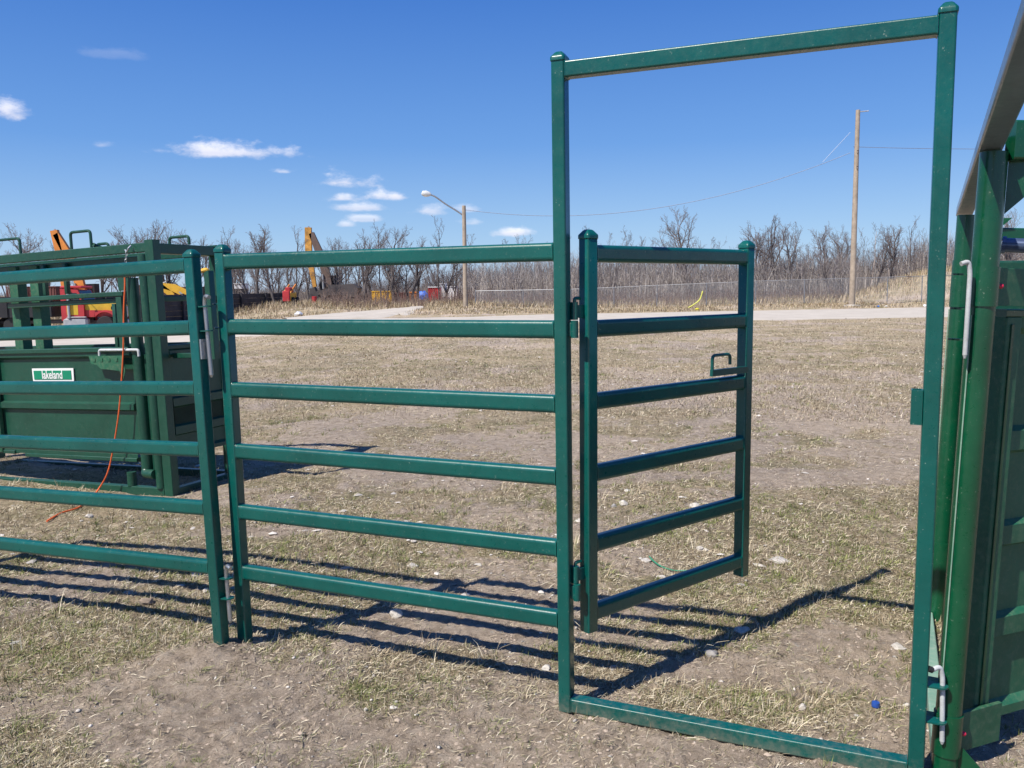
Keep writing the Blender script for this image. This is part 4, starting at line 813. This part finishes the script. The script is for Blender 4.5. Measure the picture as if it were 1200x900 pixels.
def excavator(px, Y, rz, label, mat, pts_boom, pts_stick, s=1., name='excavator', boomm=None):
    rt = root_at(name, px, Y, rz, label, 'excavator', None, None, s)
    for y_ in (-1.05, 1.05):
        m = MB(); pr = [(1.7*math.copysign(1, math.cos(R(a)))+.42*math.cos(R(a)), .44+.42*math.sin(R(a))) for a in range(-88, 272, 20)]; m.prism(pr, (0, y_-.27, 0), (1, 0, 0), (0, 0, 1), (0, .54, 0)); m.build('track', CDK, rt)
    m = MB(); m.revolve([(.3, .8), (.8, .8), (.8, 1.05), (.3, 1.05)], (0, 0, 0)); m.build('turntable', CDK, rt)
    m = MB(); m.prism([(-2.4, 1.1), (1.5, 1.1), (1.5, 1.5), (.4, 1.7), (.3, 2.1), (-2.1, 2.15), (-2.6, 1.8)], (0, -1.25, 0), (1, 0, 0), (0, 0, 1), (0, 2.5, 0)); m.build('body', CDK if boomm else mat, rt)
    m = MB(); m.box(-.3, .25, -1.29, -1.255, 1.25, 2.05); m.build('engine_door', mat, rt)
    m = MB(); m.prism([(-.1, 1.5), (1.4, 1.5), (1.55, 2.1), (1.2, 3.0), (-.1, 3.05)], (0, -1.27, 0), (1, 0, 0), (0, 0, 1), (0, .95, 0)); cb_ = m.build('cab', CB, rt)
    m = MB(); m.prism([(.1, 2.0), (1.35, 2.0), (1.1, 2.85), (.1, 2.9)], (0, -1.29, 0), (1, 0, 0), (0, 0, 1), (0, .015, 0)); m.build('window', CGL, cb_)
    def armp(pts, w0, w1, nm, mt):
        m = MB(); n = len(pts); rings = []
        for i, p in enumerate(pts):
            p = Vector((p[0], 0, p[1])); a_ = Vector((pts[max(i-1, 0)][0], 0, pts[max(i-1, 0)][1])); b_ = Vector((pts[min(i+1, n-1)][0], 0, pts[min(i+1, n-1)][1])); t = (b_-a_).normalized(); nn = Vector((-t.z, 0, t.x)); w_ = w0+(w1-w0)*i/(n-1)
            if 0 < i < n-1: w_ *= 1.35
            rings.append([p+nn*w_/2+Vector((0, .2, 0)), p+nn*w_/2-Vector((0, .2, 0)), p-nn*w_/2-Vector((0, .2, 0)), p-nn*w_/2+Vector((0, .2, 0))])
        m.loft(rings); return m.build(nm, mt, rt)
    armp(pts_boom, .75, .5, 'boom', boomm or mat); armp(pts_stick, .62, .34, 'stick', mat)
    a, b = pts_boom[0], pts_boom[1]; MB().tube([(a[0]+.5, .3, a[1]-.2), ((a[0]+b[0])/2+.3, .3, (a[1]+b[1])/2)], .1, 8).build('hydraulic_ram', CG, rt)
    q = pts_boom[-1]; MB().tube([((b[0]+q[0])/2, 0, (b[1]+q[1])/2+.5), (pts_stick[0][0], 0, pts_stick[0][1]+.1)], .09, 8).build('hydraulic_ram', CG, rt)
    e = pts_stick[-1]; m = MB(); m.prism([(0, 0), (.45, -.2), (.5, -.9), (.1, -1.3), (-.6, -1.2), (-.3, -.7)], (e[0], -.5, e[1]), (1, 0, 0), (0, 0, 1), (0, 1., 0)); m.build('bucket', CDK, rt); return rt
excavator(392, 86, R(180), 'yellow excavator with its arm folded high above the yard', plain('weathered_excavator_yellow', (.50, .25, .05), .7, var=.5, scale=2.5), [(.5, 1.9), (1.0, 4.4), (2.05, 7.2)], [(2.35, 7.75), (2.4, 5.2), (1.9, 1.9)], boomm=colmat('grimy_brown_boom', (.13, .09, .075), .8))
excavator(108, 76, R(180), 'bright orange excavator boom rising behind the red truck', CO, [(.7, 1.6), (1.3, 4.6), (2.75, 7.4)], [(2.9, 7.7), (2.45, 5.2), (2.3, 1.6)])
excavator(235, 78, R(180), 'yellow excavator with lowered arm behind the dark timber wall', CY, [(.9, 2.0), (3.0, 3.0), (4.5, 3.3)], [(4.5, 3.3), (3.2, 2.2), (2.6, 1.2)], .8)
def container(px0, px1, Y, rt, rb, mat, label, rz=0., cat='container', name='shipping_container', roofm=None):
    p0 = at(px0, rb, Y); p1 = at(px1, rb, Y); L = p1.x-p0.x; zt = at(px0, rt, Y).z; zb = min(gz(p0.x, Y), p0.z); H = zt-zb; r_ = empty(name, (p0.x, p0.y, zb), (0, 0, rz), label, cat)
    m = MB(); pr = []; x = 0; k = max(6, int(L/.28)); st = L/k
    for i in range(k): pr += [(x, 0), (x+st*.35, 0), (x+st*.5, .05), (x+st*.85, .05)]; x += st
    pr += [(L, 0), (L, 2.4), (0, 2.4)]; m.loft([[(a, b, .12) for a, b in pr], [(a, b, H-.1) for a, b in pr]]); m.build('body', mat, r_)
    m = MB(); m.box(-.03, L+.03, -.04, 2.44, H-.1, H); m.build('roof', roofm or mat, r_); m = MB(); m.box(-.03, L+.03, -.04, 2.44, 0, .12); m.build('base_frame', CDK, r_); return r_
container(436, 460, 96, 341, 357, CY, 'yellow corrugated container behind the bare trees at the end of the side road'); container(460.5, 476, 97, 343, 358, CM, 'dark maroon container right of the yellow one')
container(480, 489, 95, 342, 354, CRS, 'small rusty red container with orange top next to the blue tarp', roofm=CO); container(502, 515.5, 93, 336, 355, CR_, 'red box trailer with white roof left of the lamp pole', cat='trailer', name='box_trailer', roofm=CW_)
container(516, 522, 96, 332, 349, CW_, 'short tall white trailer right of the red box trailer', cat='trailer', name='box_trailer'); container(524, 535, 96, 335.5, 349, CW_, 'white box trailer just left of the lamp pole', cat='trailer', name='box_trailer')
container(548.5, 556, 94, 334, 348, CR_, 'red container just right of the lamp pole'); container(150, 178, 84, 334, 352, CM, 'maroon container above the dark timber wall at its left end'); container(182, 238, 85, 336.5, 352, CM, 'long maroon container behind the middle of the timber wall'); container(244, 252, 88, 334, 350, CR_, 'short red container between the two panel posts')
container(258, 283, 90, 338.5, 350, CDK, 'low dark container above the timber wall beside the middle panel post'); container(8, 66, 84, 336, 350, CM, 'long brown container at the far left behind the truck'); container(275, 284, 95, 332, 345, CW_, 'small white cabin behind the timber wall', cat='cabin', name='site_cabin'); container(418, 431, 97, 346, 358, CDK, 'dark container left of the yellow one')
p = at(495, 352, 92); blob('tarp', (p.x, p.y, gz(p.x, p.y)+.7), .75, plain('blue_tarp', (.03, .14, .6), .5), 'bright blue tarp heap between the red containers', 'tarp', 5, .9)
m = MB()
for k in range(5):
    for j in range(4): m.box(k*.02, 2.2-k*.02, j*.32, j*.32+.28, k*.22, k*.22+.19)
o = m.build('timber_stack', CRS); p = at(476, 354, 94); o.location = (p.x+1.4, p.y, gz(p.x+1.4, p.y)); tag(o, 'stack of brown timbers between the maroon container and the blue tarp', 'timber stack')
dr = MB(); dr.revolve([(.2, 0), (.29, .02), (.29, .3), (.31, .32), (.29, .34), (.29, .6), (.31, .62), (.29, .64), (.29, .88), (.2, .9)], (0, 0, 0)); dr = dr.build('drum', CR_); p = at(368.5, 352, 76); dr.location = (p.x, p.y, gz(p.x, p.y)); dr.scale = (.75, .75, .9); tag(dr, 'red drum standing on the grassy mound below the tall yellow boom', 'drum')
sk = root_at('loader', 340.5, 75, R(90), 'small red and yellow loader seen end-on at the right end of the timber wall', 'loader')
for nm, mt, bx in (('body', CY, (-1.2, 1.0, -.30, .30, .4, 1.15)), ('cab', CR_, (-.9, .3, -.22, .22, 1.15, 1.6)), ('counterweight', CR_, (-1.5, -1.2, -.30, .30, .4, 1.3))): m = MB(); m.box(*bx, .05); m.build(nm, mt, sk)
for x_ in (-.7, .7):
    for y_ in (-.42, .42): wheel(sk, x_, y_, .38, .2)
m = MB()
for y_ in (-.3, .25): m.prism([(-1.0, 1.1), (-.8, 1.3), (.9, 1.9), (1.0, 1.75)], (0, y_, 0), (1, 0, 0), (0, 0, 1), (0, .08, 0))
m.build('lift_arm', CO, sk)
# dark timber wall
a = at(110, 350, 56); b = at(338, 350, 84); tw_ = empty('timber_wall', (a.x, a.y, gz(a.x, a.y)), (0, 0, math.atan2(b.y-a.y, b.x-a.x)), 'low dark wall of stacked timbers beyond the gravel lot', 'wall'); Lt = math.hypot(b.x-a.x, b.y-a.y); WT = plain('tarred_timber', (.028, .028, .036), .75, var=.5, scale=1.3)
m = MB(); rs = random.Random(3); bz = -1.4; nrow = 9
topz = at(215, 345, 66).z-gz(a.x, a.y)
for j in range(nrow):
    z0 = bz+j*(topz-bz)/nrow; x = -rs.uniform(0, 2); h_ = (topz-bz)/nrow
    while x < Lt: l_ = rs.uniform(2.2, 4.2); yy = rs.uniform(-.04, .04); m.box(max(x, 0)+.015, min(x+l_, Lt)-.015, yy, yy+.3, z0+.012, z0+h_-.008, .015); x += l_
m.build('timbers', WT, tw_)
for k in range(int(Lt/4.5)): m = MB(); m.box(k*4.5+1.0, k*4.5+1.2, -.2, -.045, bz, topz+.06); m.build('post', WT, tw_)

# ================================================================== SKY, SUN, CAMERA
SE = R(52); SA = R(40.4)
sd = Vector((-math.cos(SA)*math.cos(SE), -math.sin(SA)*math.cos(SE), math.sin(SE)))
wd = bpy.data.worlds.new('World'); sc.world = wd; wd.use_nodes = True; nt = wd.node_tree; L = nt.links.new; bg = nt.nodes['Background']
sky = nt.nodes.new('ShaderNodeTexSky'); sky.sky_type = 'NISHITA'; sky.sun_disc = False; sky.sun_elevation = SE; sky.sun_rotation = math.atan2(sd.x, sd.y); sky.air_density = 1.0; sky.dust_density = .35; sky.ozone_density = 2.6; sky.altitude = 240
tc = nt.nodes.new('ShaderNodeTexCoord')
hsv = nt.nodes.new('ShaderNodeHueSaturation'); hsv.inputs['Saturation'].default_value = 1.1; hsv.inputs['Hue'].default_value = .512; L(sky.outputs[0], hsv.inputs['Color'])
sxyz = nt.nodes.new('ShaderNodeSeparateXYZ'); L(tc.outputs['Generated'], sxyz.inputs[0])
air = ramp(nt, sxyz.outputs[2], [(0., (.42, .61, .90)), (.06, (.30, .53, .87)), (.16, (.120, .335, .79)), (.33, (.028, .175, .64)), (.7, (.02, .11, .46))])
sc_ = N(nt, 'ShaderNodeVectorMath', operation='SCALE'); L(air.outputs[0], sc_.inputs[0]); sc_.inputs['Scale'].default_value = 1/(.12*1.33)
prev = mixc(nt, .8, hsv.outputs[0], sc_.outputs[0])
nz = N(nt, 'ShaderNodeTexNoise', Scale=16., Detail=9., Roughness=.62); mp = nt.nodes.new('ShaderNodeMapping'); mp.inputs['Scale'].default_value = (1, 1, 2.2); L(tc.outputs['Generated'], mp.inputs['Vector']); L(mp.outputs[0], nz.inputs['Vector'])
nz2 = N(nt, 'ShaderNodeTexNoise', Scale=60., Detail=6., Roughness=.6); L(mp.outputs[0], nz2.inputs['Vector'])
zz = Vector((0, 0, 1))
def cloud(px, row, wx, wy, dens):
    """a small fair-weather cloud fixed to a direction of the sky"""
    global prev
    d_ = Vector(ray(px, row)).normalized(); rt = d_.cross(zz).normalized(); upv = rt.cross(d_)
    def dot(v, k):
        n = N(nt, 'ShaderNodeVectorMath', operation='DOT_PRODUCT'); L(tc.outputs['Generated'], n.inputs[0]); n.inputs[1].default_value = v
        s = N(nt, 'ShaderNodeMath', operation='SUBTRACT'); L(n.outputs['Value'], s.inputs[0]); s.inputs[1].default_value = d_.dot(v)
        q = N(nt, 'ShaderNodeMath', operation='MULTIPLY'); L(s.outputs[0], q.inputs[0]); q.inputs[1].default_value = k; return q.outputs[0]
    a, b = dot(rt, F/wx), dot(upv, F/wy)
    # flat base: the lower half falls off faster
    mn = N(nt, 'ShaderNodeMath', operation='MINIMUM'); L(b, mn.inputs[0]); mn.inputs[1].default_value = 0; bb = N(nt, 'ShaderNodeMath', operation='MULTIPLY_ADD'); L(mn.outputs[0], bb.inputs[0]); bb.inputs[1].default_value = 1.2; L(b, bb.inputs[2])
    c = N(nt, 'ShaderNodeCombineXYZ'); L(a, c.inputs[0]); L(bb.outputs[0], c.inputs[1]); ln = N(nt, 'ShaderNodeVectorMath', operation='LENGTH'); L(c.outputs[0], ln.inputs[0])
    e1 = N(nt, 'ShaderNodeMath', operation='MULTIPLY_ADD'); L(nz.outputs[0], e1.inputs[0]); e1.inputs[1].default_value = -3.4; L(ln.outputs['Value'], e1.inputs[2])
    e2 = N(nt, 'ShaderNodeMath', operation='MULTIPLY_ADD'); L(nz2.outputs[0], e2.inputs[0]); e2.inputs[1].default_value = -1.1; L(e1.outputs[0], e2.inputs[2])
    mr = N(nt, 'ShaderNodeMapRange', interpolation_type='SMOOTHSTEP'); L(e2.outputs[0], mr.inputs[0]); mr.inputs[1].default_value = -1.02; mr.inputs[2].default_value = -2.25; mr.inputs[3].default_value = 0; mr.inputs[4].default_value = dens
    w_ = ramp(nt, b, [(.0, (6.2, 6.1, 6.7)), (.6, (8.2, 7.9, 8.1))]).outputs[0]
    prev = mixc(nt, mr.outputs[0], prev, w_)
for c in [(8, 133, 19, 16, .75), (278, 180, 62, 13, .8), (334, 201.5, 20, 6, .7), (402, 214, 34, 12, .85), (400, 233, 26, 7, .7), (460, 231, 27, 8, .8), (420, 244, 32, 7, .6), (502, 248, 20, 10, .55), (553, 262, 18, 6, .4), (598, 274, 26, 8, .75), (120, 170, 12, 6, .35), (121, 64, 30, 7, .09), (425, 257, 18, 5, .45), (405, 264, 10, 5, .5), (548, 246, 16, 6, .4), (1182, 215, 20, 9, .4)]: cloud(*c)
L(prev, bg.inputs[0]); bg.inputs[1].default_value = .12
sl = bpy.data.lights.new('sun', 'SUN'); sl.energy = 5.0; sl.angle = R(.55); sl.color = (1, .945, .865); so = bpy.data.objects.new('sun', sl); COL.objects.link(so); so.rotation_euler = sd.to_track_quat('Z', 'Y').to_euler()
cam = bpy.data.cameras.new('camera'); cam.sensor_width = 36; cam.lens = F/1200*36; cam.clip_start = .05; cam.clip_end = 8000; co = bpy.data.objects.new('camera', cam); COL.objects.link(co); sc.camera = co
co.matrix_world = Matrix(((CR[0], CU[0], -CD[0], 0), (CR[1], CU[1], -CD[1], 0), (CR[2], CU[2], -CD[2], CH), (0, 0, 0, 1)))
sc.view_settings.view_transform = 'Standard'; sc.view_settings.look = 'None'; sc.view_settings.exposure = .36; sc.view_settings.gamma = 1
